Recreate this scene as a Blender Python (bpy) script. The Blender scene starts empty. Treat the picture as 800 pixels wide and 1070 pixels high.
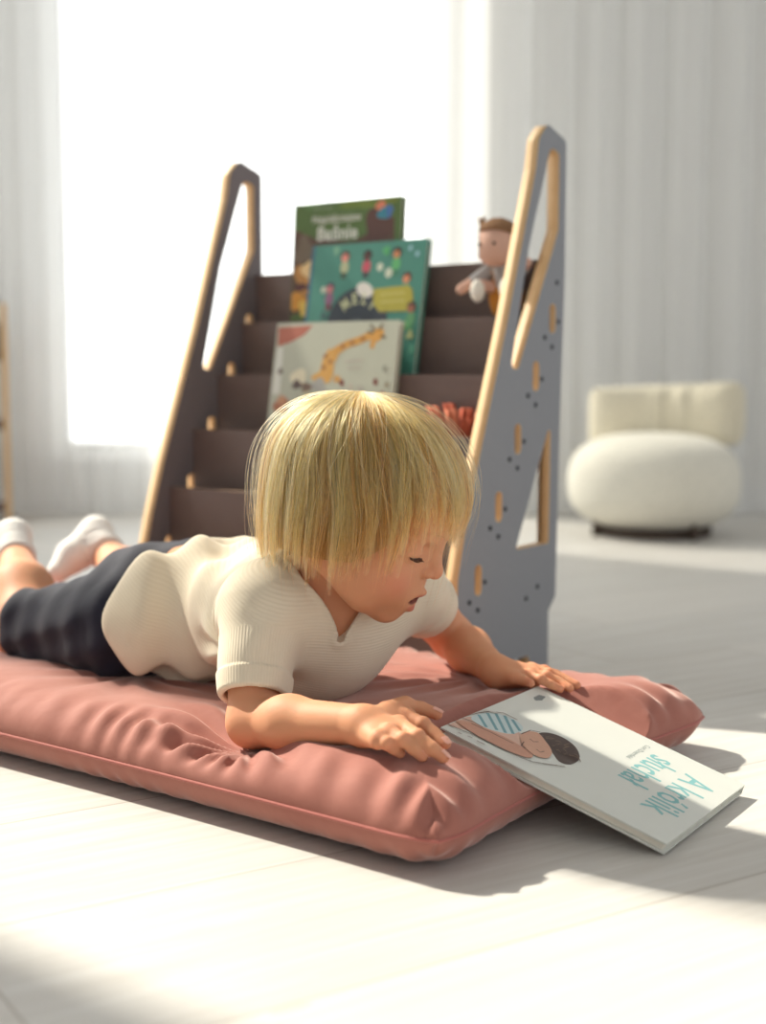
import bpy, bmesh, math, random
import numpy as np
from mathutils import Vector, Matrix
R = math.radians
SC = bpy.context.scene
COL = SC.collection
rng = np.random.default_rng(7)
random.seed(7)

# ------------------------------------------------------------------ camera
F_PX = 1450.0
CAM_H = 0.42
PITCH = math.atan(145.0 / F_PX)
cam = bpy.data.cameras.new('camera')
cam.sensor_fit = 'HORIZONTAL'
cam.sensor_width = 24.0
cam.lens = F_PX / 800.0 * 24.0
cam.clip_start = 0.01
cam.dof.use_dof = True
cam.dof.focus_distance = 1.36
cam.dof.aperture_fstop = 2.6
cam_ob = bpy.data.objects.new('camera', cam)
COL.objects.link(cam_ob)
cam_ob.location = (0, 0, CAM_H)
cam_ob.rotation_euler = (math.pi / 2 - PITCH, 0, 0)
SC.camera = cam_ob
CP, SP = math.cos(PITCH), math.sin(PITCH)
O3 = np.array([0, 0, CAM_H])


def ray(px, py):
    x = (px - 400) / F_PX
    y = (535 - py) / F_PX
    return np.array([x, CP + y * SP, -SP + y * CP])


def onz(px, py, z):
    """where the surveyed sight line meets height z"""
    d = ray(px, py)
    return O3 + d * ((z - CAM_H) / d[2])


def onpl(px, py, p, n):
    d = ray(px, py)
    return O3 + d * (np.dot(p - O3, n) / np.dot(d, n))


# ------------------------------------------------------------------ helpers
def lin(r, g, b):
    def f(c):
        c /= 255.0
        return c / 12.92 if c <= 0.04045 else ((c + 0.055) / 1.055) ** 2.4
    return (f(r), f(g), f(b), 1.0)


class NT:
    def __init__(self, name):
        self.m = bpy.data.materials.new(name)
        self.m.use_nodes = True
        self.t = self.m.node_tree
        self.b = self.t.nodes['Principled BSDF']
        self.out = self.t.nodes['Material Output']

    def n(self, kind, **kw):
        nd = self.t.nodes.new(kind)
        for k, v in kw.items():
            if k.startswith('_'):
                nd.inputs[k[1:].replace('_', ' ')].default_value = v
            else:
                setattr(nd, k, v)
        return nd

    def l(self, a, b):
        self.t.links.new(a, b)

    def math(self, op, a, b=None, c=None):
        nd = self.n('ShaderNodeMath', operation=op)
        for i, v in enumerate((a, b, c)):
            if v is None:
                continue
            if isinstance(v, (int, float)):
                nd.inputs[i].default_value = v
            else:
                self.l(v, nd.inputs[i])
        return nd.outputs[0]

    def mix(self, fac, a, b):
        nd = self.n('ShaderNodeMix', data_type='RGBA')
        for sock, v in ((nd.inputs[0], fac), (nd.inputs[6], a), (nd.inputs[7], b)):
            if isinstance(v, (int, float)):
                sock.default_value = v
            elif isinstance(v, tuple):
                sock.default_value = v
            else:
                self.l(v, sock)
        return nd.outputs[2]

    def bump(self, h, strength=0.3, dist=0.002):
        bp = self.n('ShaderNodeBump', _Strength=strength, _Distance=dist)
        self.l(h, bp.inputs['Height'])
        self.l(bp.outputs[0], self.b.inputs['Normal'])


def mat(name, col, rough=0.6, sheen=0.0, spec=0.4, noise=0.06, scale=40.0, bump=0.0, metal=0.0, sub=0.0):
    """plain principled material with a light procedural mottling"""
    N = NT(name)
    tc = N.n('ShaderNodeTexCoord')
    nz = N.n('ShaderNodeTexNoise', _Scale=scale, _Detail=4.0)
    N.l(tc.outputs['Object'], nz.inputs['Vector'])
    c = N.mix(nz.outputs['Fac'], tuple(v * (1 - noise) for v in col[:3]) + (1,), tuple(min(1, v * (1 + noise)) for v in col[:3]) + (1,))
    N.l(c, N.b.inputs['Base Color'])
    N.b.inputs['Roughness'].default_value = rough
    N.b.inputs['Metallic'].default_value = metal
    N.b.inputs['Specular IOR Level'].default_value = spec
    if sheen:
        N.b.inputs['Sheen Weight'].default_value = sheen
        N.b.inputs['Sheen Roughness'].default_value = 0.4
    if sub:
        N.b.inputs['Subsurface Weight'].default_value = sub
        N.b.inputs['Subsurface Radius'].default_value = (0.012, 0.004, 0.002)
        N.b.inputs['Subsurface Scale'].default_value = 1.0
    if bump:
        N.bump(nz.outputs['Fac'], bump, 0.003)
    return N.m


def tag(o, label=None, cat=None, group=None, kind=None):
    if label: o['label'] = label
    if cat: o['category'] = cat
    if group: o['group'] = group
    if kind: o['kind'] = kind
    return o


def empty(name, loc, rz=0.0):
    o = bpy.data.objects.new(name, None)
    COL.objects.link(o)
    o.location = loc
    o.rotation_euler = (0, 0, rz)
    o.empty_display_size = 0.05
    return o


def attach(o, parent):
    """parent while keeping world-space vertices"""
    o.parent = parent
    m = Matrix.LocRotScale(parent.location, parent.rotation_euler, parent.scale)
    q = parent.parent
    if q is not None:
        m = Matrix.LocRotScale(q.location, q.rotation_euler, q.scale) @ m if False else m
    o.matrix_parent_inverse = m.inverted()


def mesh_ob(name, V, Fc, mats, parent=None, world=False, smooth=False, mi=None):
    me = bpy.data.meshes.new(name)
    me.from_pydata([tuple(map(float, v)) for v in V], [], [tuple(map(int, f)) for f in Fc])
    if not isinstance(mats, (list, tuple)):
        mats = [mats]
    for m in mats:
        me.materials.append(m)
    if mi is not None:
        me.polygons.foreach_set('material_index', np.asarray(mi, dtype=np.int32))
    if smooth:
        me.polygons.foreach_set('use_smooth', np.ones(len(me.polygons), dtype=bool))
    me.update()
    o = bpy.data.objects.new(name, me)
    COL.objects.link(o)
    if parent is not None:
        if world:
            attach(o, parent)
        else:
            o.parent = parent
    return o


def np_mesh(name, V, Q, mats, parent=None, world=False, smooth=True, mi=None):
    """fast path: V (n,3), Q (m,3|4) arrays"""
    me = bpy.data.meshes.new(name)
    V = np.ascontiguousarray(V, dtype=np.float32)
    Q = np.ascontiguousarray(Q, dtype=np.int32)
    k = Q.shape[1]
    me.vertices.add(len(V))
    me.vertices.foreach_set('co', V.ravel())
    me.loops.add(Q.size)
    me.loops.foreach_set('vertex_index', Q.ravel())
    me.polygons.add(len(Q))
    me.polygons.foreach_set('loop_start', np.arange(0, Q.size, k, dtype=np.int32))
    if not isinstance(mats, (list, tuple)):
        mats = [mats]
    for m in mats:
        me.materials.append(m)
    if mi is not None:
        me.polygons.foreach_set('material_index', np.asarray(mi, dtype=np.int32))
    if smooth:
        me.polygons.foreach_set('use_smooth', np.ones(len(Q), dtype=bool))
    me.update(calc_edges=True)
    me.validate()
    o = bpy.data.objects.new(name, me)
    COL.objects.link(o)
    if parent is not None:
        if world:
            attach(o, parent)
        else:
            o.parent = parent
    return o


def bm_ob(name, bm, mats, parent=None, world=False, smooth=False, bevel=0.0, seg=2):
    if bevel:
        bmesh.ops.bevel(bm, geom=[e for e in bm.edges if len(e.link_faces) == 2 and e.calc_face_angle(0) > 0.6], offset=bevel, segments=seg, affect='EDGES', profile=0.5)
    me = bpy.data.meshes.new(name)
    bm.to_mesh(me)
    bm.free()
    if not isinstance(mats, (list, tuple)):
        mats = [mats]
    for m in mats:
        me.materials.append(m)
    if smooth:
        me.polygons.foreach_set('use_smooth', np.ones(len(me.polygons), dtype=bool))
    o = bpy.data.objects.new(name, me)
    COL.objects.link(o)
    if parent is not None:
        if world:
            attach(o, parent)
        else:
            o.parent = parent
    return o


def add_box(bm, x0, x1, y0, y1, z0, z1, mi=0):
    vs = [bm.verts.new(p) for p in ((x0, y0, z0), (x1, y0, z0), (x1, y1, z0), (x0, y1, z0), (x0, y0, z1), (x1, y0, z1), (x1, y1, z1), (x0, y1, z1))]
    fs = []
    for f in ((0, 3, 2, 1), (4, 5, 6, 7), (0, 1, 5, 4), (1, 2, 6, 5), (2, 3, 7, 6), (3, 0, 4, 7)):
        fc = bm.faces.new([vs[i] for i in f])
        fc.material_index = mi
        fs.append(fc)
    return fs


def box_ob(name, b, m, parent=None, bevel=0.0, world=False):
    bm = bmesh.new()
    add_box(bm, *b)
    return bm_ob(name, bm, m, parent, world, bevel=bevel)


def tube_arrays(P, rad, sides=8, closed=False):
    """tube mesh along polyline P with per-point radius"""
    P = np.asarray(P, float)
    n = len(P)
    rad = np.broadcast_to(np.asarray(rad, float), (n,))
    T = np.gradient(P, axis=0) if not closed else (np.roll(P, -1, 0) - np.roll(P, 1, 0))
    T /= np.linalg.norm(T, axis=1)[:, None] + 1e-12
    up = np.array([0, 0, 1.0]) if abs(T[0][2]) < 0.9 else np.array([1.0, 0, 0])
    N = np.zeros_like(P)
    cur = up - T[0] * up.dot(T[0])
    for i in range(n):
        cur = cur - T[i] * cur.dot(T[i])
        cur /= np.linalg.norm(cur) + 1e-12
        N[i] = cur
    B = np.cross(T, N)
    a = np.linspace(0, 2 * np.pi, sides, endpoint=False)
    V = P[:, None, :] + rad[:, None, None] * (np.cos(a)[None, :, None] * N[:, None, :] + np.sin(a)[None, :, None] * B[:, None, :])
    V = V.reshape(-1, 3)
    Fc = []
    m = n if closed else n - 1
    for i in range(m):
        for j in range(sides):
            j2 = (j + 1) % sides
            i2 = (i + 1) % n
            Fc.append((i * sides + j, i * sides + j2, i2 * sides + j2, i2 * sides + j))
    if not closed:
        Fc.append(tuple(range(sides))[::-1])
        Fc.append(tuple((n - 1) * sides + j for j in range(sides)))
    return V, Fc


def tube_ob(name, P, rad, m, parent=None, sides=8, closed=False, world=False):
    V, Fc = tube_arrays(P, rad, sides, closed)
    return mesh_ob(name, V, Fc, m, parent, world, smooth=True)


def round_poly(pts, rad, seg=6):
    """polygon with rounded corners; rad is a number or one per corner"""
    n = len(pts)
    if isinstance(rad, (int, float)):
        rad = [rad] * n
    out = []
    for i in range(n):
        p = np.array(pts[i], float)
        a = np.array(pts[i - 1], float) - p
        b = np.array(pts[(i + 1) % n], float) - p
        la, lb = np.linalg.norm(a), np.linalg.norm(b)
        a, b = a / la, b / lb
        ang = math.acos(max(-1, min(1, a.dot(b))))
        if rad[i] <= 0 or ang > 3.1:
            out.append(tuple(p))
            continue
        t = min(rad[i] / math.tan(ang / 2), la * 0.49, lb * 0.49)
        r = t * math.tan(ang / 2)
        c = p + (a + b) / np.linalg.norm(a + b) * (r / math.sin(ang / 2))
        s0 = p + a * t - c
        s1 = p + b * t - c
        a0 = math.atan2(s0[1], s0[0])
        a1 = math.atan2(s1[1], s1[0])
        d = (a1 - a0 + math.pi) % (2 * math.pi) - math.pi
        for k in range(seg + 1):
            w = a0 + d * k / seg
            out.append((c[0] + r * math.cos(w), c[1] + r * math.sin(w)))
    return out


def plate(name, outer, holes, t0, t1, to3, mats, parent=None, bevel=0.0):
    """flat board with cut-outs: 2D outlines extruded from t0 to t1; to3 maps (x, y, t) to 3D.
    faces get material 0, the cut edges material 1"""
    cu = bpy.data.curves.new('outline', 'CURVE')
    cu.dimensions = '2D'
    cu.fill_mode = 'BOTH'
    for loop in [outer] + holes:
        sp = cu.splines.new('POLY')
        sp.points.add(len(loop) - 1)
        for q, p in zip(sp.points, loop):
            q.co = (p[0], p[1], 0, 1)
        sp.use_cyclic_u = True
    cu.extrude = (t1 - t0) / 2
    cu.bevel_depth = bevel
    ob = bpy.data.objects.new('outline', cu)
    COL.objects.link(ob)
    dg = bpy.context.evaluated_depsgraph_get()
    me = bpy.data.meshes.new_from_object(ob.evaluated_get(dg), depsgraph=dg)
    bpy.data.objects.remove(ob)
    bpy.data.curves.remove(cu)
    me.name = name
    mi = [0 if abs(p.normal.z) > 0.9 else 1 for p in me.polygons]
    tm = (t0 + t1) / 2
    for v in me.vertices:
        v.co = to3(v.co.x, v.co.y, v.co.z + tm)
    me.materials.clear()
    for m in mats:
        me.materials.append(m)
    me.polygons.foreach_set('material_index', np.array(mi, dtype=np.int32))
    bm = bmesh.new()
    bm.from_mesh(me)
    bmesh.ops.remove_doubles(bm, verts=bm.verts, dist=1e-5)
    bmesh.ops.recalc_face_normals(bm, faces=bm.faces)
    bm.to_mesh(me)
    bm.free()
    o = bpy.data.objects.new(name, me)
    COL.objects.link(o)
    if parent is not None:
        o.parent = parent
    return o


# ------------------------------------------------------------------ sparse surface-nets mesher
def smin(a, b, k):
    h = np.clip(0.5 + 0.5 * (b - a) / k, 0, 1)
    return b + (a - b) * h - k * h * (1 - h)


def smax(a, b, k):
    return -smin(-a, -b, k)


def cap(P, a, b, ra, rb=None):
    rb = ra if rb is None else rb
    a = np.asarray(a, float)
    b = np.asarray(b, float)
    ab = b - a
    t = np.clip((P - a) @ ab / (ab @ ab), 0, 1)
    return np.linalg.norm(P - a - t[:, None] * ab, axis=1) - (ra + (rb - ra) * t)


def sph(P, c, r):
    return np.linalg.norm(P - np.asarray(c, float), axis=1) - r


def ell(P, c, r, M=None):
    q = P - np.asarray(c, float)
    if M is not None:
        q = q @ M.T
    r = np.asarray(r, float)
    k0 = np.linalg.norm(q / r, axis=1)
    k1 = np.linalg.norm(q / (r * r), axis=1) + 1e-9
    return k0 * (k0 - 1) / k1


def surf(fn, lo, hi, h, B=10, slack=1.25, relax=1):
    lo = np.asarray(lo, float)
    n = np.ceil((np.asarray(hi, float) - lo) / h / B).astype(int) * B
    nb = n // B
    g = np.stack(np.meshgrid(*[np.arange(k) for k in nb], indexing='ij'), -1).reshape(-1, 3)
    cen = lo + (g * B + (B - 1) / 2.0) * h
    dc = np.concatenate([fn(c) for c in np.array_split(cen, max(1, len(cen) // 200000))])
    Fld = np.repeat(np.repeat(np.repeat(np.sign(dc).astype(np.float32).reshape(nb), B, 0), B, 1), B, 2)
    near = np.abs(dc) < slack * (B * h * 0.87) + 0.002
    loc = np.stack(np.meshgrid(*[np.arange(B)] * 3, indexing='ij'), -1).reshape(-1, 3)
    gb = g[near]
    for part in np.array_split(np.arange(len(gb)), max(1, len(gb) * B ** 3 // 300000)):
        if len(part) == 0:
            continue
        idx = (gb[part][:, None, :] * B + loc[None]).reshape(-1, 3)
        Fld[idx[:, 0], idx[:, 1], idx[:, 2]] = fn(lo + idx * h)
    S = Fld < 0
    st = np.array([n[1] * n[2], n[2], 1], dtype=np.int64)
    cells, pts, quads = [], [], []
    for ax in range(3):
        sl0 = [slice(None)] * 3
        sl1 = [slice(None)] * 3
        sl0[ax] = slice(0, -1)
        sl1[ax] = slice(1, None)
        E = np.argwhere(S[tuple(sl0)] != S[tuple(sl1)])
        o1, o2 = (ax + 1) % 3, (ax + 2) % 3
        E = E[(E[:, o1] > 0) & (E[:, o2] > 0) & (E[:, o1] < n[o1] - 1) & (E[:, o2] < n[o2] - 1)]
        E2 = E.copy()
        E2[:, ax] += 1
        f0 = Fld[E[:, 0], E[:, 1], E[:, 2]]
        f1 = Fld[E2[:, 0], E2[:, 1], E2[:, 2]]
        t = f0 / (f0 - f1)
        p = E.astype(float)
        p[:, ax] += t
        cs = []
        for d1, d2 in ((-1, -1), (0, -1), (0, 0), (-1, 0)):
            c = E.copy()
            c[:, o1] += d1
            c[:, o2] += d2
            cid = c @ st
            cs.append(cid)
            cells.append(cid)
            pts.append(p)
        q = np.stack(cs, 1)
        flip = f0 > 0
        q[flip] = q[flip][:, ::-1]
        quads.append(q)
    cells = np.concatenate(cells)
    pts = np.concatenate(pts)
    quads = np.concatenate(quads)
    uq, inv = np.unique(cells, return_inverse=True)
    cnt = np.bincount(inv)
    V = np.stack([np.bincount(inv, pts[:, i]) / cnt for i in range(3)], 1)
    V = lo + V * h
    Q = np.searchsorted(uq, quads)
    # a step or two onto the true surface, after a light smoothing
    for _ in range(relax):
        e = np.concatenate([Q[:, [0, 1]], Q[:, [1, 2]], Q[:, [2, 3]], Q[:, [3, 0]]])
        acc = np.stack([np.bincount(e[:, 0], V[e[:, 1], i], len(V)) + np.bincount(e[:, 1], V[e[:, 0], i], len(V)) for i in range(3)], 1)
        c2 = np.bincount(e[:, 0], minlength=len(V)) + np.bincount(e[:, 1], minlength=len(V))
        V = 0.5 * V + 0.5 * acc / c2[:, None]
        d0 = fn(V)
        eps = h * 0.4
        G = np.stack([fn(V + np.eye(3)[i] * eps) - d0 for i in range(3)], 1) / eps
        V = V - G * (np.clip(d0, -h, h) / np.maximum((G * G).sum(1), 0.2))[:, None]
    return V, Q


def vnoise(P, s, seed=0):
    """cheap smooth pseudo-noise in [-1, 1]"""
    r = np.random.default_rng(seed)
    out = np.zeros(len(P))
    for _ in range(5):
        k = r.normal(size=3)
        k *= s / np.linalg.norm(k) * r.uniform(0.6, 1.5)
        out += np.sin(P @ k + r.uniform(0, 6.28))
    return out / 2.6


# ------------------------------------------------------------------ materials
def wood_edge():
    N = NT('plywood edge')
    tc = N.n('ShaderNodeTexCoord')
    mp = N.n('ShaderNodeMapping')
    mp.inputs['Scale'].default_value = (1, 1, 1)
    N.l(tc.outputs['Object'], mp.inputs[0])
    wv = N.n('ShaderNodeTexNoise', _Scale=60.0, _Detail=5.0)
    N.l(mp.outputs[0], wv.inputs['Vector'])
    sx = N.n('ShaderNodeSeparateXYZ')
    N.l(tc.outputs['Object'], sx.inputs[0])
    ply = N.math('PINGPONG', sx.outputs[0], 0.0032)
    ply = N.math('DIVIDE', ply, 0.0032)
    base = N.mix(wv.outputs['Fac'], lin(214, 176, 126), lin(230, 196, 148))
    c = N.mix(N.math('MULTIPLY', ply, 0.35), base, lin(184, 138, 88))
    N.l(c, N.b.inputs['Base Color'])
    N.b.inputs['Roughness'].default_value = 0.55
    return N.m


def floor_mat():
    N = NT('whitewashed oak planks')
    tc = N.n('ShaderNodeTexCoord')
    sx = N.n('ShaderNodeSeparateXYZ')
    N.l(tc.outputs['Object'], sx.inputs[0])
    dx, dy = 0.842, 0.539
    al = N.math('ADD', N.math('MULTIPLY', sx.outputs[0], dx), N.math('MULTIPLY', sx.outputs[1], dy))
    pe = N.math('ADD', N.math('MULTIPLY', sx.outputs[0], -dy), N.math('MULTIPLY', sx.outputs[1], dx))
    w = 0.236
    t = N.math('DIVIDE', N.math('ADD', pe, 10 * w - 0.076), w)
    pid = N.math('FLOOR', t)
    fr = N.math('FRACT', t)
    edge = N.math('MINIMUM', fr, N.math('SUBTRACT', 1.0, fr))
    g1 = N.math('LESS_THAN', edge, 0.006)
    rnd = N.n('ShaderNodeTexWhiteNoise', noise_dimensions='1D')
    N.l(pid, rnd.inputs['W'])
    t2 = N.math('ADD', N.math('DIVIDE', al, 1.6), N.math('MULTIPLY', rnd.outputs['Value'], 7.3))
    f2 = N.math('FRACT', t2)
    e2 = N.math('MINIMUM', f2, N.math('SUBTRACT', 1.0, f2))
    g2 = N.math('LESS_THAN', e2, 0.0009)
    gr = N.math('MAXIMUM', g1, g2)
    pid2 = N.math('ADD', N.math('FLOOR', t2), N.math('MULTIPLY', pid, 13.0))
    rnd2 = N.n('ShaderNodeTexWhiteNoise', noise_dimensions='1D')
    N.l(pid2, rnd2.inputs['W'])
    cv = N.n('ShaderNodeCombineXYZ')
    N.l(N.math('MULTIPLY', al, 2.2), cv.inputs[0])
    N.l(N.math('MULTIPLY', pe, 46.0), cv.inputs[1])
    N.l(N.math('MULTIPLY', pid2, 3.7), cv.inputs[2])
    nz = N.n('ShaderNodeTexNoise', _Scale=1.6, _Detail=6.0, _Roughness=0.62, _Distortion=0.6)
    N.l(cv.outputs[0], nz.inputs['Vector'])
    cv2 = N.n('ShaderNodeCombineXYZ')
    N.l(N.math('MULTIPLY', al, 3.0), cv2.inputs[0])
    N.l(N.math('MULTIPLY', pe, 9.0), cv2.inputs[1])
    N.l(pid2, cv2.inputs[2])
    vo = N.n('ShaderNodeTexVoronoi', _Scale=1.15)
    N.l(cv2.outputs[0], vo.inputs['Vector'])
    knot = N.math('LESS_THAN', vo.outputs['Distance'], 0.06)
    ramp = N.n('ShaderNodeMapRange', _From_Min=0.35, _From_Max=0.7)
    N.l(nz.outputs['Fac'], ramp.inputs[0])
    c = N.mix(ramp.outputs[0], lin(205, 203, 198), lin(188, 184, 177))
    c = N.mix(N.math('MULTIPLY', rnd2.outputs['Value'], 0.35), c, lin(220, 214, 206))
    c = N.mix(N.math('MULTIPLY', knot, 0.25), c, lin(168, 148, 128))
    c = N.mix(N.math('MULTIPLY', gr, 0.55), c, lin(150, 140, 128))
    N.l(c, N.b.inputs['Base Color'])
    N.b.inputs['Roughness'].default_value = 0.42
    N.b.inputs['Specular IOR Level'].default_value = 0.4
    N.bump(N.math('SUBTRACT', N.math('MULTIPLY', nz.outputs['Fac'], 0.15), gr), 0.25, 0.001)
    return N.m


def velvet():
    N = NT('rose velvet')
    tc = N.n('ShaderNodeTexCoord')
    nz = N.n('ShaderNodeTexNoise', _Scale=14.0, _Detail=6.0, _Roughness=0.6, _Distortion=0.8)
    N.l(tc.outputs['Object'], nz.inputs['Vector'])
    c = N.mix(nz.outputs['Fac'], lin(146, 90, 79), lin(174, 118, 105))
    N.l(c, N.b.inputs['Base Color'])
    N.b.inputs['Roughness'].default_value = 0.75
    N.b.inputs['Specular IOR Level'].default_value = 0.15
    N.b.inputs['Sheen Weight'].default_value = 0.6
    N.b.inputs['Sheen Roughness'].default_value = 0.36
    N.b.inputs['Sheen Tint'].default_value = lin(255, 228, 218)
    n2 = N.n('ShaderNodeTexNoise', _Scale=60.0, _Detail=4.0)
    N.l(tc.outputs['Object'], n2.inputs['Vector'])
    N.bump(n2.outputs['Fac'], 0.25, 0.002)
    return N.m


def boucle(name, col):
    N = NT(name)
    tc = N.n('ShaderNodeTexCoord')
    vo = N.n('ShaderNodeTexVoronoi', _Scale=110.0)
    N.l(tc.outputs['Object'], vo.inputs['Vector'])
    c = N.mix(vo.outputs['Distance'], tuple(min(1, v * 1.04) for v in col[:3]) + (1,), tuple(v * 0.86 for v in col[:3]) + (1,))
    N.l(c, N.b.inputs['Base Color'])
    N.b.inputs['Roughness'].default_value = 0.95
    N.b.inputs['Specular IOR Level'].default_value = 0.1
    N.b.inputs['Sheen Weight'].default_value = 0.2
    N.bump(vo.outputs['Distance'], 0.5, 0.004)
    return N.m


def sheer():
    N = NT('sheer white voile')
    N.t.nodes.remove(N.b)
    tc = N.n('ShaderNodeTexCoord')
    wv = N.n('ShaderNodeTexNoise', _Scale=900.0, _Detail=1.0)
    N.l(tc.outputs['Object'], wv.inputs['Vector'])
    d = N.n('ShaderNodeBsdfDiffuse', _Color=(0.94, 0.94, 0.93, 1))
    t = N.n('ShaderNodeBsdfTranslucent', _Color=(0.94, 0.94, 0.93, 1))
    p = N.n('ShaderNodeBsdfTransparent', _Color=(1, 1, 1, 1))
    m1 = N.n('ShaderNodeMixShader', _Fac=0.5)
    N.l(d.outputs[0], m1.inputs[1])
    N.l(t.outputs[0], m1.inputs[2])
    m2 = N.n('ShaderNodeMixShader')
    fac = N.math('ADD', N.math('MULTIPLY', wv.outputs['Fac'], 0.2), 0.48)
    N.l(fac, m2.inputs[0])
    N.l(p.outputs[0], m2.inputs[1])
    N.l(m1.outputs[0], m2.inputs[2])
    N.l(m2.outputs[0], N.out.inputs[0])
    return N.m


def glass():
    N = NT('window glass')
    N.t.nodes.remove(N.b)
    p = N.n('ShaderNodeBsdfTransparent', _Color=(0.97, 0.98, 0.98, 1))
    g = N.n('ShaderNodeBsdfGlossy', _Roughness=0.02)
    fr = N.n('ShaderNodeLayerWeight', _Blend=0.3)
    m = N.n('ShaderNodeMixShader')
    N.l(N.math('MULTIPLY', fr.outputs[1], 0.12), m.inputs[0])
    N.l(p.outputs[0], m.inputs[1])
    N.l(g.outputs[0], m.inputs[2])
    N.l(m.outputs[0], N.out.inputs[0])
    return N.m


M_wall = mat('white plaster', lin(222, 221, 217), 0.85, noise=0.02, scale=8)
M_trim = mat('white lacquer', lin(232, 232, 230), 0.4, noise=0.02)
M_floor = floor_mat()
M_edge = wood_edge()
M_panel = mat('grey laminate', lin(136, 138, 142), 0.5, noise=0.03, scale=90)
M_tier = mat('graphite brown laminate', lin(116, 98, 92), 0.55, noise=0.04, scale=70)
M_tieredge = mat('board top edge', lin(150, 122, 98), 0.55, noise=0.08, scale=90)
M_screw = mat('black screw head', lin(48, 50, 54), 0.35, metal=0.6)
M_velvet = velvet()
M_piping = mat('rose piping', lin(168, 96, 86), 0.8, sheen=0.3)
M_cream = boucle('cream boucle', lin(226, 222, 208))
M_creamback = boucle('cream woven back', lin(222, 214, 192))
M_dark = mat('dark base', lin(70, 56, 46), 0.6)
M_sheer = sheer()
M_glass = glass()
M_paper = mat('book pages', lin(232, 226, 212), 0.8, noise=0.05, scale=200)
M_white = mat('white cover', lin(216, 218, 210), 0.35, noise=0.02, spec=0.5)


# ------------------------------------------------------------------ the room
def room():
    H = 3.3
    X0, X1, Y0, Y1 = -1.75, 3.6, -3.0, 4.22
    f = box_ob('floor', (X0 - 0.1, X1, Y0, Y1 + 0.1, -0.05, 0.0), M_floor)
    tag(f, kind='structure')
    c = box_ob('ceiling', (X0 - 0.1, X1, Y0, Y1 + 0.1, H, H + 0.05), M_wall)
    tag(c, kind='structure')

    def wall(name, axis, a0, a1, t0, t1, op):
        """wall with one opening; axis 0 runs along x at y in [t0, t1], axis 1 along y"""
        bm = bmesh.new()
        o0, o1, z0, z1 = op
        for (p0, p1, q0, q1) in ((a0, o0, 0, H), (o1, a1, 0, H), (o0, o1, 0, z0), (o0, o1, z1, H)):
            if p1 - p0 < 1e-4 or q1 - q0 < 1e-4:
                continue
            if axis == 0:
                add_box(bm, p0, p1, t0, t1, q0, q1)
            else:
                add_box(bm, t0, t1, p0, p1, q0, q1)
        o = bm_ob(name, bm, M_wall)
        return tag(o, kind='structure')

    wall('wall_back', 0, X0, X1, Y1, Y1 + 0.12, (-1.0, 0.16, 0.175, 3.0))
    wall('wall_left', 1, Y0, Y1, X0 - 0.12, X0, (2.15, 3.62, 0.12, 3.1))

    def window(name, axis, o, t, bars):
        o0, o1, z0, z1 = o
        e = tag(empty(name, ((o0 + o1) / 2, t, z0) if axis == 0 else (t, (o0 + o1) / 2, z0)), kind='structure')
        bm = bmesh.new()

        def bx(a0, a1, q0, q1, d=0.03):
            if axis == 0:
                add_box(bm, a0, a1, t - d, t + d, q0, q1)
            else:
                add_box(bm, t - d, t + d, a0, a1, q0, q1)
        w = 0.035
        bx(o0, o0 + w, z0, z1)
        bx(o1 - w, o1, z0, z1)
        bx(o0 + w, o1 - w, z0, z0 + w)
        bx(o0 + w, o1 - w, z1 - w, z1)
        for b in bars:
            bx(b - 0.012, b + 0.012, z0 + w, z1 - w, 0.02)
        bm_ob('window_frame', bm, M_trim, e, world=True)
        bm = bmesh.new()
        if axis == 0:
            add_box(bm, o0 + w, o1 - w, t - 0.003, t + 0.003, z0 + w, z1 - w)
        else:
            add_box(bm, t - 0.003, t + 0.003, o0 + w, o1 - w, z0 + w, z1 - w)
        bm_ob('pane', bm, M_glass, e, world=True)
        return e
    window('window_1', 0, (-1.0, 0.16, 0.175, 3.0), Y1 + 0.06, [])
    window('window_2', 1, (2.15, 3.62, 0.12, 3.1), X0 - 0.06, [2.75])
    sill = box_ob('trim_1', (-1.04, 0.2, Y1 - 0.03, Y1, 0.15, 0.175), M_trim, bevel=0.004)
    tag(sill, kind='structure')
    b = box_ob('baseboard_back', (X0 + 0.0, X1, Y1 - 0.012, Y1, 0, 0.07), M_trim, bevel=0.003)
    tag(b, kind='structure')


room()


def curtain(x0, x1, y, label, seed, depth=0.03, nfold=9, ztop=3.24):
    r = np.random.default_rng(seed)
    nx = 260
    zs = np.concatenate([np.linspace(0.006, 1.6, 30), np.linspace(1.75, ztop, 8)])
    xs = np.linspace(x0, x1, nx)
    ph = np.cumsum(r.uniform(0.5, 1.5, nx))
    ph = ph / ph[-1] * nfold * 2 * np.pi
    k = 7
    ph = np.convolve(np.pad(ph, k, mode='edge'), np.ones(2 * k + 1) / (2 * k + 1), 'valid')
    amp = depth * (0.6 + 0.4 * np.sin(np.linspace(0, 7, nx) + seed))
    V = []
    for z in zs:
        f = 1.0 - 0.25 * z / ztop
        yy = y + amp * f * (np.sin(ph + 0.12 * np.sin(z * 3 + seed)) + 0.3 * np.sin(2.3 * ph + 0.7))
        xx = xs + 0.008 * np.sin(ph * 1.0 + 1.5 + z * 0.5)
        V.append(np.stack([xx, yy, np.full(nx, z)], 1))
    V = np.concatenate(V)
    i, j = np.meshgrid(np.arange(len(zs) - 1), np.arange(nx - 1), indexing='ij')
    q = (i * nx + j).ravel()
    Q = np.stack([q, q + 1, q + nx + 1, q + nx], 1)
    o = np_mesh('sheer_curtain', V, Q, M_sheer)
    return tag(o, label, 'curtain', 'sheer white curtains along the back wall')


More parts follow.
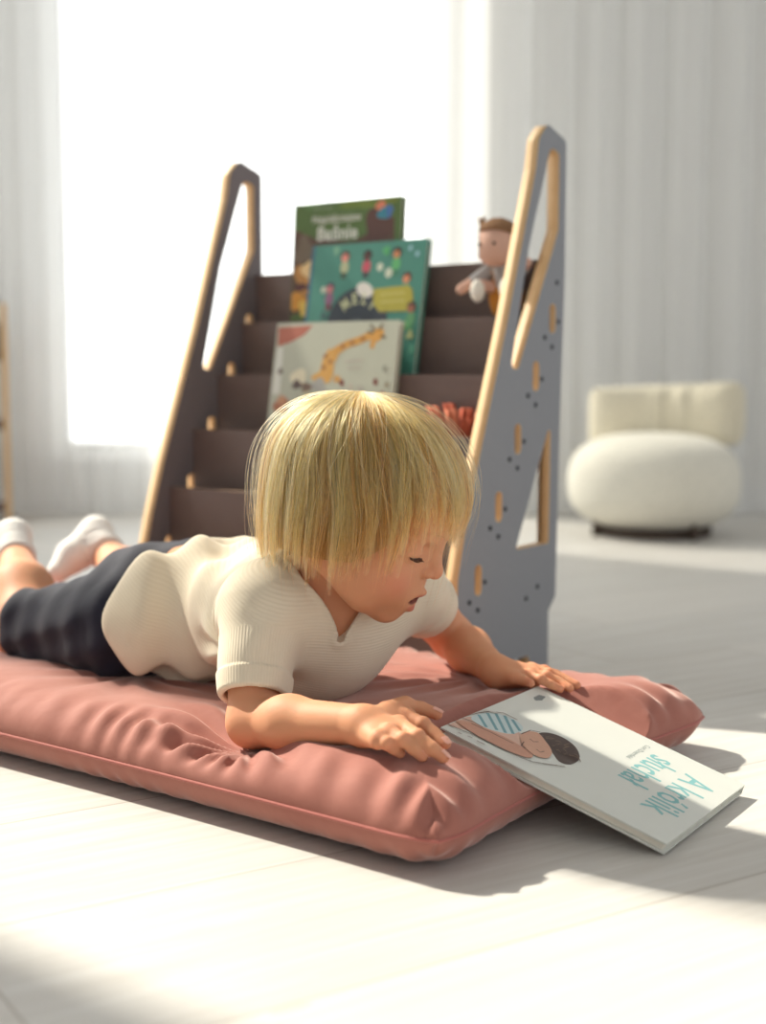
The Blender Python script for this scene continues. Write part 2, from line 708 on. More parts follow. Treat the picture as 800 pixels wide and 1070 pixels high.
curtain(-1.12, -0.74, 4.08, 'narrow gathered white sheer curtain at the left edge of the window beside the wooden rack', 3, 0.012, 6)
curtain(-0.76, 0.12, 4.10, 'bright white sheer curtain stretched across the sunlit window behind the shelf', 11, 0.016, 8)
curtain(0.14, 1.75, 4.09, 'grey-white floor-length sheer curtain hanging in folds behind the cream armchair', 5, 0.030, 12)

# ------------------------------------------------------------------ the display bookshelf
SH_A = R(36)
SH_U = np.array([math.cos(SH_A), -math.sin(SH_A), 0])
SH_V = np.array([math.sin(SH_A), math.cos(SH_A), 0])
SH_B = np.array([0.2488, 1.9947, 0.0])
SH_W = 0.57
TH = 0.019


def shw(x, s, z):
    """shelf coordinates (along, forward, up) to the room"""
    return SH_B + SH_U * x - SH_V * s + np.array([0, 0, z])


TIERS = [(0.255, 0.150), (0.206, 0.243), (0.152, 0.332), (0.094, 0.418), (0.034, 0.502)]


def bookshelf():
    e = empty('display_bookshelf', tuple(SH_B), -SH_A)
    tag(e, 'tiered front-facing bookshelf with grey side panels and plywood edges behind the lying child', 'bookshelf')
    outer = [(0.017, 0), (0.017, 0.078), (-0.003, 0.098), (-0.010, 0.36), (-0.019, 0.55), (-0.019, 0.747), (0.034, 0.764), (0.058, 0.742), (0.066, 0.700),
             (0.138, 0.49), (0.217, 0.283), (0.243, 0.205), (0.258, 0.15), (0.262, 0.0), (0.215, 0.0), (0.205, 0.022), (0.075, 0.022), (0.062, 0.0)]
    ro = [0, 0.004, 0.01, 0, 0, 0.006, 0.012, 0.02, 0.03, 0, 0.05, 0.03, 0.03, 0.004, 0.004, 0.006, 0.006, 0.004]
    o2 = round_poly(outer, ro)
    holes = [round_poly([(0.026, 0.734), (0.001, 0.728), (0.001, 0.622), (0.110, 0.424), (0.128, 0.428), (0.084, 0.590)], [0.012, 0.008, 0.012, 0.008, 0.008, 0.05]),
             round_poly([(0.017, 0.352), (0.019, 0.177), (0.112, 0.177)], [0.004, 0.004, 0.004])]
    slots = [(0.015, 0.497), (0.060, 0.416), (0.108, 0.330), (0.157, 0.240), (0.208, 0.146)]
    for s, z in slots:
        holes.append(round_poly([(s - 0.0085, z - 0.021), (s + 0.0085, z - 0.021), (s + 0.0085, z + 0.021), (s - 0.0085, z + 0.021)], 0.0084))

    M_panel_shade = mat('shaded grey laminate', lin(120, 110, 110), 0.5, noise=0.03, scale=90)  # same grey laminate, browner and darker: left panel's shade put into its colour

    def side(x0, x1):
        p = plate('side_panel', o2, holes, x0, x1, lambda a, b, t: (t, -a, b), [M_panel if x1 == 0 else M_panel_shade, M_edge], e)
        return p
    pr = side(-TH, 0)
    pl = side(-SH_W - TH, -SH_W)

    def screws(panel, x, sg):
        for s, z in slots:
            for ds, dz in ((-0.016, -0.004), (0.022, -0.027), (0.001, -0.040)):
                V, Fc = tube_arrays([(x, -(s + ds), z + dz), (x + 0.0012 * sg, -(s + ds), z + dz)], 0.0036, 10)
                mesh_ob('screw', V, Fc, M_screw, panel)
        for s, z in ((0.050, 0.118), (0.082, 0.105), (0.004, 0.548)):
            V, Fc = tube_arrays([(x, -s, z), (x + 0.0012 * sg, -s, z)], 0.0036, 10)
            mesh_ob('screw', V, Fc, M_screw, panel)
    screws(pr, 0.0, 1)
    x0, x1 = -SH_W, -TH
    # tier fronts, each with a lighter wooden top edge
    for i, (s, z) in enumerate(TIERS):
        zb = 0.022 if i == 0 else TIERS[i - 1][1] - 0.092
        bm = bmesh.new()
        add_box(bm, x0, x1, -s, -s + 0.011, zb, z)
        for f in bm.faces:
            f.normal_update()
            if f.normal.z > 0.9:
                f.material_index = 1
        b = bm_ob('front_board', bm, [M_tier, M_tieredge if i else M_edge], e)
        s2 = TIERS[i + 1][0] if i < 4 else -0.002
        box_ob('ledge', (x0, x1, -s + 0.011, -s2, z - 0.092, z - 0.082), M_tier, e)
    bm = bmesh.new()
    add_box(bm, x0, x1, 0.002, 0.012, TIERS[4][1] - 0.092, 0.582)
    for f in bm.faces:
        f.normal_update()
        if f.normal.z > 0.9:
            f.material_index = 1
    bm_ob('back_board', bm, [M_tier, M_tieredge], e)
    box_ob('crossbar', (x0, x1, -0.03, -0.018, 0.03, 0.11), M_tier, e)
    return e


SHELF = bookshelf()


# ------------------------------------------------------------------ book covers with artwork
class Art:
    """flat printed shapes on a cover; coordinates are cover (u, v) in metres from the lower-left corner"""

    def __init__(self, W, Hh, frame):
        self.V, self.F, self.mi, self.mats = [], [], [], []
        self.W, self.H, self.fr = W, Hh, frame
        self.k = 0
        self.names = {}

    def m(self, col):
        if col not in self.names:
            self.names[col] = len(self.mats)
            self.mats.append(mat('ink %d %d %d' % col, lin(*col), 0.5, noise=0.08, scale=120))
        return self.names[col]

    def poly(self, pts, col):
        self.k += 1
        d = 0.00012 + 0.000012 * self.k
        base = len(self.V)
        W, H = self.W - 0.001, self.H - 0.001
        pts = [(min(max(a, 0.001), W), min(max(b, 0.001), H)) for a, b in pts]
        for a, b in pts:
            self.V.append(self.fr(a, b, d))
        ts = bpy_tess(pts)
        mi = self.m(col)
        for t in ts:
            self.F.append(tuple(base + i for i in t))
            self.mi.append(mi)

    def ell(self, u, v, ru, rv, col, rot=0.0, n=18, wob=0.0):
        c, s = math.cos(rot), math.sin(rot)
        pts = []
        for i in range(n):
            a = 2 * math.pi * i / n
            k = 1 + wob * math.sin(3 * a + u * 900)
            x, y = ru * k * math.cos(a), rv * k * math.sin(a)
            pts.append((u + x * c - y * s, v + x * s + y * c))
        self.poly(pts, col)

    def stroke(self, pts, w, col):
        P = np.array(pts, float)
        T = np.gradient(P, axis=0)
        T /= np.linalg.norm(T, axis=1)[:, None] + 1e-9
        Nn = np.stack([-T[:, 1], T[:, 0]], 1)
        w = np.broadcast_to(np.asarray(w, float), (len(P),))[:, None] / 2
        L = P + Nn * w
        Rr = P - Nn * w
        self.poly([tuple(p) for p in L] + [tuple(p) for p in Rr[::-1]], col)

    def text(self, s, u, v, size, col, rot=0.0, sx=1.0, bold=0.0, serif=False, align='LEFT', shear=0.0):
        cu = bpy.data.curves.new('lettering', 'FONT')
        cu.body = s
        cu.size = size
        cu.align_x = align
        cu.offset = bold
        cu.resolution_u = 2
        cu.shear = shear
        ob = bpy.data.objects.new('lettering', cu)
        COL.objects.link(ob)
        dg = bpy.context.evaluated_depsgraph_get()
        me = bpy.data.meshes.new_from_object(ob.evaluated_get(dg), depsgraph=dg)
        bpy.data.objects.remove(ob)
        bpy.data.curves.remove(cu)
        self.k += 1
        d = 0.00012 + 0.000012 * self.k
        c, sn = math.cos(rot), math.sin(rot)
        base = len(self.V)
        mi = self.m(col)
        for q in me.vertices:
            x, y = q.co.x * sx, q.co.y
            self.V.append(self.fr(u + x * c - y * sn, v + x * sn + y * c, d))
        for p in me.polygons:
            self.F.append(tuple(base + i for i in p.vertices))
            self.mi.append(mi)
        bpy.data.meshes.remove(me)

    def build(self, parent, name='cover_art'):
        if not self.V:
            return
        return mesh_ob(name, self.V, self.F, self.mats, parent, world=True, mi=self.mi)


def bpy_tess(pts):
    from mathutils.geometry import tessellate_polygon
    t = tessellate_polygon([[Vector((a, b, 0)) for a, b in pts]])
    out = []
    for tri in t:
        a, b, c = (pts[i] for i in tri)
        ar = (b[0] - a[0]) * (c[1] - a[1]) - (b[1] - a[1]) * (c[0] - a[0])
        out.append(tuple(tri) if ar > 0 else tuple(reversed(tri)))
    return out


def book(name, frame, W, H, T, mcover, label, group=None, spine=None):
    """hardback: two covers, spine and page block. frame(u, v, d): d is height above the front cover"""
    e = empty(name, tuple(frame(W / 2, 0, -T / 2)))
    tag(e, label, 'book', group)
    ct = 0.0018

    def blk(nm, u0, u1, v0, v1, d0, d1, m, par=e):
        V = [frame(*p) for p in ((u0, v0, d0), (u1, v0, d0), (u1, v1, d0), (u0, v1, d0), (u0, v0, d1), (u1, v0, d1), (u1, v1, d1), (u0, v1, d1))]
        return mesh_ob(nm, V, [(0, 3, 2, 1), (4, 5, 6, 7), (0, 1, 5, 4), (1, 2, 6, 5), (2, 3, 7, 6), (3, 0, 4, 7)], m, par, world=True)
    fc = blk('front_cover', 0, W, 0, H, -ct, 0, mcover)
    blk('back_cover', 0, W, 0, H, -T, -T + ct, mcover)
    blk('spine', 0, ct, 0, H, -T + ct, -ct, spine or mcover)
    blk('page_block', ct, W - 0.004, 0.004, H - 0.004, -T + ct, -ct, M_paper)
    return e, fc


def shelf_book(name, pocket_s, pocket_z, lean_s, lean_z, tl, tr, label, mcover, T=0.012, spine=None):
    """a book standing in a tier and leaning on the board behind"""
    p0 = shw(0, pocket_s, pocket_z)
    up = shw(0, lean_s, lean_z) - p0
    up /= np.linalg.norm(up)
    n = np.cross(SH_U, up)          # points to the front
    n = -n if n.dot(SH_V) > 0 else n
    pc = shw(0, lean_s, lean_z) + n * T   # the front cover lies T before the support
    a = onpl(tl[0], tl[1], pc, n)
    b = onpl(tr[0], tr[1], pc, n)
    xa, xb = (a - pc).dot(SH_U), (b - pc).dot(SH_U)
    h0 = (p0 - pc).dot(up) + 0.001
    ht = ((a - pc).dot(up) + (b - pc).dot(up)) / 2
    W, H = xb - xa, ht - h0
    org = pc + SH_U * xa + up * h0

    def frame(u, v, d):
        return tuple(org + SH_U * u + up * v + n * d)
    e, fc = book(name, frame, W, H, T, mcover, label, 'picture books shown on the bookshelf tiers', spine)

    def uv(px, py):
        q = onpl(px, py, pc, n) - org
        return (q.dot(SH_U), q.dot(up))
    art = Art(W, H, frame)
    return e, fc, art, uv, W, H


# --- giraffe book, lowest and nearest
def book_giraffe():
    M = mat('pale sage cover', lin(182, 184, 166), 0.45, noise=0.03)
    e, fc, A, uv, W, H = shelf_book('picture_book', 0.128, 0.252, 0.098, 0.418, (290, 339), (418, 333),
                                    'pale sage picture book with an orange giraffe on its cover, lowest of the three', M)
    A.poly([uv(291, 342), uv(327, 340), uv(318, 350), uv(303, 358), uv(290, 362)], (176, 104, 84))
    A.poly([uv(290, 364), uv(296, 362), uv(292, 412), uv(284, 412)], (214, 214, 204))
    # giraffe: neck along, head, horns, body
    nk = [uv(*p) for p in ((346, 374), (352, 366), (362, 360), (374, 356), (388, 350))]
    A.stroke(nk, [0.022, 0.014, 0.012, 0.012, 0.013], (200, 148, 70))
    A.poly([uv(*p) for p in ((334, 388), (338, 372), (344, 364), (350, 368), (348, 392), (344, 400), (332, 402), (324, 394))], (206, 156, 78))
    hu, hv = uv(394, 350)
    A.ell(hu, hv, 0.013, 0.010, (206, 150, 66), 0.5)
    A.poly([uv(388, 352), uv(394, 354), uv(390, 365), uv(386, 363)], (204, 150, 72))
    for a, b in (((392, 346), (387, 339)), ((396, 345), (400, 338)), ((398, 351), (403, 353)), ((390, 348), (384, 346))):
        A.stroke([uv(*a), uv(*b)], 0.004, (104, 86, 58))
    for x, y in ((340, 372), (345, 378), (338, 384), (358, 362), (368, 358), (379, 354)):
        u, v = uv(x, y)
        A.ell(u, v, 0.0042, 0.0032, (150, 96, 48))
    # grey and cream animals below
    for x, y, r, c in ((312, 394, .016, (222, 214, 186)), (333, 402, .013, (160, 158, 152)), (310, 402, .009, (96, 80, 74)), (320, 405, .010, (120, 100, 86)),
                       (338, 412, .012, (168, 164, 156)), (320, 416, .012, (206, 196, 166)), (294, 424, .016, (172, 112, 84)), (294, 418, .009, (196, 146, 112)),
                       (330, 422, .010, (196, 186, 160)), (352, 396, .007, (200, 152, 84))):
        u, v = uv(x, y)
        A.ell(u, v, r, r * 0.8, c, wob=0.12)
    for x, y, c in ((357, 400, (120, 50, 44)), (392, 399, (124, 56, 46)), (399, 412, (140, 74, 60)), (376, 406, (176, 170, 156)), (402, 385, (150, 150, 134)),
                    (293, 388, (120, 104, 96)), (404, 402, (152, 142, 120)), (366, 404, (186, 176, 160))):
        u, v = uv(x, y)
        A.ell(u, v, 0.0042, 0.0052, c)
    u, v = uv(366, 385)
    A.stroke([(u - 0.006, v), (u + 0.020, v + 0.001)], 0.0016, (176, 160, 150))
    u, v = uv(360, 378)
    A.stroke([(u, v), (u + 0.034, v + 0.002)], 0.0018, (178, 160, 152))
    A.poly([(0, 0), (W, 0), (W, 0.016), (W * .5, 0.022), (0, 0.03)], (132, 158, 128))
    A.build(fc)


book_giraffe()


def book_teal():
    M = mat('teal cover', lin(76, 138, 122), 0.4, noise=0.1, scale=25)
    Ms = mat('blue spine', lin(52, 86, 128), 0.5)
    e, fc, A, uv, W, H = shelf_book('picture_book', 0.070, 0.338, 0.038, 0.502, (327, 257), (447, 249),
                                    'teal picture book with small children, a dark round drum and a mustard patch', M, spine=Ms)
    A.poly([(0, 0), (0.005, 0), (0.005, H), (0, H)], (52, 88, 132))
    # small children
    def kid(x, y, head, hair, body, legs):
        u, v = uv(x, y)
        A.ell(u, v - 0.016, 0.008, 0.011, body)
        A.poly([(u - 0.006, v - 0.024), (u + 0.006, v - 0.024), (u + 0.005, v - 0.034), (u - 0.005, v - 0.034)], legs)
        A.ell(u, v + 0.002, 0.0085, 0.0085, hair)
        A.ell(u - 0.001, v - 0.001, 0.0065, 0.0062, head)
    kid(361, 269, (226, 142, 126), (90, 58, 48), (178, 180, 140), (70, 90, 70))
    kid(384, 268, (84, 52, 44), (50, 32, 30), (196, 82, 96), (60, 66, 66))
    kid(415, 265, (196, 130, 86), (52, 36, 30), (98, 178, 112), (70, 130, 100))
    kid(425, 291, (214, 140, 100), (84, 50, 40), (92, 150, 122), (70, 130, 100))
    kid(345, 302, (206, 130, 130), (84, 72, 90), (150, 104, 132), (120, 66, 76))
    for x, y, r in ((397, 279, .006), (406, 285, .007), (429, 259, .004), (436, 265, .004), (338, 303, .005)):
        u, v = uv(x, y)
        A.ell(u, v, r, r * 1.1, (206, 212, 190) if x < 420 else (150, 190, 200))
    # dark round drum with pale lettering
    u0, v0 = uv(372, 340)
    A.ell(u0, v0, 0.058, 0.060, (60, 66, 74), n=30)
    A.ell(u0, v0, 0.012, 0.012, (84, 92, 96), n=18)
    u, v = uv(381, 303)
    A.ell(u, v, 0.017, 0.011, (222, 216, 206), -0.4)
    for i, ch in enumerate('MELI'):
        a = R(128 - i * 26)
        A.text(ch, u0 + 0.034 * math.cos(a), v0 + 0.034 * math.sin(a), 0.024, (206, 206, 160), rot=a - math.pi / 2, sx=0.8, bold=0.0008, align='CENTER')
    # mustard patch
    c = [uv(390, 302), uv(427, 298), uv(431, 303), uv(432, 322), uv(428, 325), uv(396, 326), uv(390, 318)]
    A.poly(round_poly(c, 0.004), (176, 164, 62))
    for y in (308, 316):
        a, b = uv(398, y), uv(424, y - 2)
        n = 9
        for i in range(n):
            uu = a[0] + (b[0] - a[0]) * i / n
            vv = a[1] + (b[1] - a[1]) * i / n
            A.stroke([(uu, vv), (uu + 0.0022, vv + 0.001)], 0.004, (206, 198, 120))
    kid(430, 322, (150, 92, 66), (60, 38, 34), (92, 150, 100), (76, 140, 90))
    for x, y, c in ((424, 340, (96, 160, 98)), (428, 350, (170, 176, 120)), (430, 365, (90, 158, 132)), (338, 330, (60, 96, 92)), (352, 262, (120, 170, 140)), (404, 262, (90, 176, 110))):
        u, v = uv(x, y)
        A.ell(u, v, 0.006, 0.007, c, wob=0.2)
    A.build(fc)


book_teal()


def book_green():
    M = mat('forest green cover', lin(86, 110, 58), 0.45, noise=0.25, scale=20)
    e, fc, A, uv, W, H = shelf_book('picture_book', 0.0102, 0.424, -0.0014, 0.582, (308, 215), (420, 204),
                                    'dark green fairy tale book with pale title lettering, highest on the shelf', M)
    # glowing forest picture
    A.poly([uv(306, 240), uv(330, 250), uv(370, 252), uv(412, 226), uv(412, 300), uv(290, 330), uv(296, 280)], (96, 72, 58))
    A.ell(*uv(395, 238), 0.026, 0.030, (92, 62, 54), wob=0.2)
    A.ell(*uv(330, 212), 0.03, 0.010, (96, 126, 72), wob=0.2)
    A.ell(*uv(375, 212), 0.035, 0.010, (110, 128, 54), wob=0.2)
    A.ell(*uv(404, 210), 0.02, 0.008, (112, 124, 52), wob=0.2)
    A.ell(*uv(318, 262), 0.018, 0.022, (120, 104, 86), wob=0.2)
    A.ell(*uv(319, 290), 0.022, 0.024, (196, 140, 76), wob=0.2)
    A.ell(*uv(322, 282), 0.014, 0.014, (238, 206, 150), wob=0.2)
    A.ell(*uv(316, 300), 0.014, 0.006, (96, 56, 54), wob=0.2)
    A.ell(*uv(312, 315), 0.020, 0.014, (214, 150, 60), wob=0.25)
    A.ell(*uv(318, 322), 0.012, 0.012, (232, 196, 90), wob=0.2)
    A.ell(*uv(297, 312), 0.010, 0.026, (120, 140, 60), wob=0.3)
    A.ell(*uv(398, 215), 0.010, 0.008, (214, 128, 96), wob=0.1)
    A.ell(*uv(401, 223), 0.012, 0.009, (62, 132, 150), wob=0.15)
    A.ell(*uv(407, 220), 0.006, 0.010, (74, 110, 170), wob=0.15)
    a, b = uv(317, 233), uv(387, 226)
    rot = math.atan2(b[1] - a[1], b[0] - a[0]) * 0.2
    A.text('Najpiękniejsze', (a[0] + b[0]) / 2, a[1] - 0.002, 0.0165, (206, 204, 190), rot=rot, bold=0.0003, align='CENTER')
    a = uv(352, 248)
    A.text('Baśnie', a[0], a[1] - 0.003, 0.030, (220, 218, 206), rot=rot, bold=0.0007, align='CENTER')
    A.text('Hans Christian', uv(338, 219)[0], uv(338, 219)[1], 0.006, (170, 176, 150), align='CENTER')
    A.build(fc)


book_green()


# --- the book on the floor
def book_floor():
    Rc = onz(778, 820, 0.0125)
    Bc = onz(697, 882, 0.0125)
    Tc = onz(562, 720, 0.083)
    ex = Bc - Rc
    W = np.linalg.norm(ex)
    ex /= W                       # along the bottom-right edge, far to near: the reading direction
    up = Rc - Tc
    up -= ex * up.dot(ex)
    H = np.linalg.norm(up) + 0.004
    up /= np.linalg.norm(up)      # page up points away from the child
    n = np.cross(ex, up)
    if n[2] < 0:
        n = -n
    T = 0.0105
    org = Rc - up * H

    def frame(u, v, d):
        return tuple(org + ex * u + up * v + n * d)
    e, fc = book('picture_book', frame, W, H, T, M_white, 'large white picture book with teal title letters, leaning off the rose cushion onto the floor')

    def uv(px, py):
        q = onpl(px, py, Rc, n) - org
        return (q.dot(ex), q.dot(up))
    A = Art(W, H, frame)
    teal = (132, 186, 186)
    A.text('A królik', 0.100, H - 0.048, 0.048, teal, sx=0.74, bold=0.0004, align='CENTER')
    A.text('słuchał', 0.078, H - 0.088, 0.046, teal, sx=0.74, bold=0.0004, align='CENTER')
    A.text('Cori Doerrfeld', 0.045, H - 0.102, 0.0085, (150, 160, 158), align='CENTER')
    A.build(fc, 'title_lettering')
    A = Art(W, H, frame)
    # publisher's mark by the far edge
    A.poly([uv(*q) for q in ((557, 729), (563, 726), (570, 728), (566, 732), (559, 732))], (128, 134, 132))
    A.build(fc, 'printed_mark')
    A = Art(W, H, frame)
    # drawing: a child with dark tousled hair lying with a small rabbit
    P = lambda L: [uv(*q) for q in L]
    skin, line, hair = (206, 160, 136), (110, 88, 80), (84, 68, 62)

    def blob(pts, col, n=5):
        q = np.array(P(pts))
        m = len(q)
        out = []
        for i in range(m):
            p0, p1, p2, p3 = q[i - 1], q[i], q[(i + 1) % m], q[(i + 2) % m]
            for k in range(n):
                t = k / n
                out.append(tuple(0.5 * ((2 * p1) + (p2 - p0) * t + (2 * p0 - 5 * p1 + 4 * p2 - p3) * t * t + (3 * p1 - p0 - 3 * p2 + p3) * t ** 3)))
        A.poly(out, col)
    blob([(466, 756), (478, 749), (500, 750), (524, 757), (546, 768), (560, 784), (550, 790), (526, 780), (494, 765), (474, 760)], (214, 178, 160))
    blob([(492, 750), (506, 745), (524, 747), (540, 754), (546, 762), (534, 767), (514, 763), (500, 757)], (196, 212, 212))
    for a, b in (((500, 747), (508, 760)), ((509, 745), (519, 763)), ((518, 746), (528, 766)), ((527, 748), (536, 767)), ((535, 752), (543, 764))):
        A.stroke(P([a, b]), 0.0034, (116, 160, 168))
    rr = np.random.default_rng(8)
    blob([(562, 767), (574, 766), (590, 772), (602, 782), (605, 793), (596, 799), (584, 796), (576, 786), (566, 778)], hair)
    for k in range(64):
        t = k / 63.0
        x0, y0 = 564 + 34 * t + rr.uniform(-5, 5), 768 + 20 * t + rr.uniform(-3, 8)
        a = rr.uniform(-0.3, 0.9)
        ln = rr.uniform(5, 10)
        A.stroke(P([(x0, y0), (x0 + ln * math.cos(a) * .6, y0 + ln * math.sin(a) * .5 - 0.8), (x0 + ln * math.cos(a), y0 + ln * math.sin(a))]), [0.0018, 0.0016, 0.0006], hair if k % 3 else (120, 98, 84))
    blob([(544, 768), (552, 765), (562, 767), (570, 776), (576, 786), (572, 793), (560, 791), (550, 784), (544, 776)], skin)
    blob([(476, 754), (492, 756), (516, 766), (538, 777), (556, 790), (548, 792), (520, 781), (494, 767)], (198, 148, 126))
    for L in ([(467, 757), (480, 763), (500, 771), (520, 781), (540, 791), (556, 797), (590, 802)], [(470, 753), (484, 748), (498, 746), (512, 744), (526, 746), (540, 753)],
              [(553, 773), (557, 776), (562, 776)], [(560, 784), (564, 787), (568, 786)], [(547, 776), (544, 780), (548, 783)],
              [(492, 757), (512, 766), (536, 778)], [(482, 751), (494, 755), (504, 761)], [(544, 768), (554, 764), (564, 766)]):
        A.stroke(P(L), 0.0012, line)
    A.stroke(P([(484, 746), (494, 743), (508, 743), (520, 746)]), 0.003, (206, 202, 194))
    for a, b in (((478, 766), (482, 768)), ((488, 770), (493, 772)), ((498, 775), (506, 779))):
        A.stroke(P([a, b]), 0.0016, (160, 150, 144))
    A.build(fc)
    return frame, n, org, ex, up, W, H


FLOORBOOK = book_floor()


# ------------------------------------------------------------------ doll in the top tier
def doll():
    c = onpl(520, 254, shw(0, 0.030, 0), SH_V)
    x = (c - SH_B).dot(SH_U)
    zc = c[2]
    e = empty('rag_doll', tuple(shw(x, 0.0105, 0.421)), -SH_A)
    tag(e, 'soft doll with brown felt hair and mustard dungarees sitting in the top tier', 'doll')
    skin = mat('doll skin cloth', lin(214, 172, 152), 0.9, noise=0.04)
    hair = mat('doll brown hair', lin(142, 106, 76), 0.95, noise=0.15, scale=150, bump=0.4)
    must = mat('mustard corduroy', lin(190, 124, 48), 0.9, noise=0.1)
    grey = mat('grey marl knit', lin(170, 166, 164), 0.95, noise=0.1)
    white = mat('white felt', lin(232, 226, 214), 0.95, noise=0.04)
    dark = mat('doll eye thread', lin(70, 50, 44), 0.7)

    DM = np.stack([SH_U, -SH_V, np.array([0, 0, 1.0])])

    def elld(P, c, r):
        return ell(P, c, r, DM)

    def L(dx, ds, dz):
        return shw(x + dx, 0.0105 + ds, zc + dz)

    def blob(name, fn, lo, hi, m, par=e, h=0.0022):
        b0 = np.minimum(L(*lo), L(*hi)) - 0.03
        b1 = np.maximum(L(*lo), L(*hi)) + 0.03
        V, Q = surf(fn, b0, b1, h, relax=1)
        return np_mesh(name, V, Q, m, par, world=True)
    hd = blob('head', lambda P: smin(elld(P, L(0, .021, -.002), (.031, .029, .030)), elld(P, L(0, .025, -.012), (.026, .024, .02)), .008), (-.04, -.04, -.04), (.04, .04, .04), skin)
    blob('hair', lambda P: np.maximum(elld(P, L(0, .020, .001), (.0345, .032, .0345)) + 0.0008 * vnoise(P, 700, 3), -((P - L(0, 0.030, 0.012)) @ (np.array([0, 0, 1.0]) + SH_V * 0.35))), (-.04, -.04, -.04), (.045, .045, .045), hair, hd)
    blob('hair_tuft', lambda P: smin(cap(P, L(-.026, .02, .026), L(-.031, .02, .036), .0035, .002), cap(P, L(-.026, .02, .026), L(-.022, 0.022, .037), .0035, .002), .003), (-.04, 0, .02), (-.01, .04, .045), hair, hd, 0.0012)
    for sx in (-.012, .012):
        blob('eye', lambda P, sx=sx: sph(P, L(sx, .0495, -.003), .0024), (sx - .01, .04, -.01), (sx + .01, .06, .01), dark, hd, 0.0008)
    blob('torso', lambda P: smin(elld(P, L(.002, 0, -.068), (.026, .0108, .040)), cap(P, L(0, .004, -.05), L(0, .016, -.026), .0125, .011), .012), (-.03, -.03, -.1), (.03, .03, -.02), grey)
    blob('dungarees', lambda P: smin(smin(elld(P, L(.003, 0, -.074), (.0285, .0120, .040)), cap(P, L(-.009, .013, -.036), L(-.008, .0095, -.066), .0042), .004), cap(P, L(.013, .013, -.036), L(.012, .0095, -.066), .0042), .004), (-.03, -.03, -.11), (.04, .03, -.02), must)
    for sg, a, b, c2 in ((-1, (-.020, .006, -.036), (-.038, .018, -.052), (-.056, .028, -.064)), (1, (.022, .002, -.040), (.038, .012, -.036), (.047, .018, -.030))):
        ar = blob('arm', lambda P, a=a, b=b, c2=c2: smin(cap(P, L(*a), L(*b), .0085, .0085), cap(P, L(*b), L(*c2), .0085, .008), .004), a, c2, skin)
        blob('sleeve', lambda P, a=a, b=b: cap(P, L(*a), L(*b), .0105, .0105), a, b, grey, ar)
    for sx, dz in ((-.022, -.068), (.026, -.066)):
        lg = blob('leg', lambda P, sx=sx, dz=dz: cap(P, L(sx * .5, .002, -.062), L(sx, .030, -.060), .0085, .0085), (sx - .02, -.01, -.08), (sx + .02, .04, dz), skin)
        blob('shoe', lambda P, sx=sx, dz=dz: elld(P, L(sx, .038, dz), (.0105, .0105, .0165)), (sx - .01, .01, dz - .02), (sx + .01, .06, dz + .02), white, lg)


doll()


# ------------------------------------------------------------------ rust pleated toy in a middle tier
def rust_toy():
    c = onpl(480, 480, shw(0, 0.118, 0), SH_V)
    x = (c - SH_B).dot(SH_U)
    base = shw(x, 0.118, 0.255)
    e = empty('crinkled_fan', tuple(base), -SH_A)
    tag(e, 'rust-orange pleated fabric fan sticking up beside the right panel behind the child', 'toy')
    m1 = mat('rust cloth', lin(178, 84, 58), 0.85, noise=0.15)
    m2 = mat('pale rust cloth', lin(200, 116, 86), 0.85, noise=0.12)
    r = np.random.default_rng(4)
    for k in range(19):
        a = R(-26 + 100 * k / 18)
        ln = r.uniform(0.108, 0.128) * (1 - 0.15 * (k / 18))
        P = []
        for t in np.linspace(0, 1, 9):
            rr = ln * t
            P.append(shw(min(x + math.sin(a) * rr * (0.25 + 0.6 * t), -0.0315), 0.118 + 0.014 * math.sin(k * 2.1) * t, 0.252 + rr * math.cos(a * 0.75) * 1.02))
        P = np.array(P)
        V, Fc = [], []
        for i, p in enumerate(P):
            t = i / 8
            w = 0.003 + 0.0085 * t
            f = 0.0035 * t + 0.001
            q = [(-w, 0), (-w * .35, f), (0, -f * .4), (w * .35, f), (w, 0), (w * .35, -f * .2), (0, -f * 1.6), (-w * .35, -f * .2)]
            for dx, ds in q:
                V.append(p + SH_U * dx - SH_V * ds)
        for i in range(8):
            for j in range(8):
                Fc.append((i * 8 + j, i * 8 + (j + 1) % 8, (i + 1) * 8 + (j + 1) % 8, (i + 1) * 8 + j))
        Fc.append(tuple(range(8))[::-1])
        Fc.append(tuple(64 + j for j in range(8)))
        mesh_ob('pleat', V, Fc, m1 if k % 4 else m2, e, world=True, smooth=True)


rust_toy()


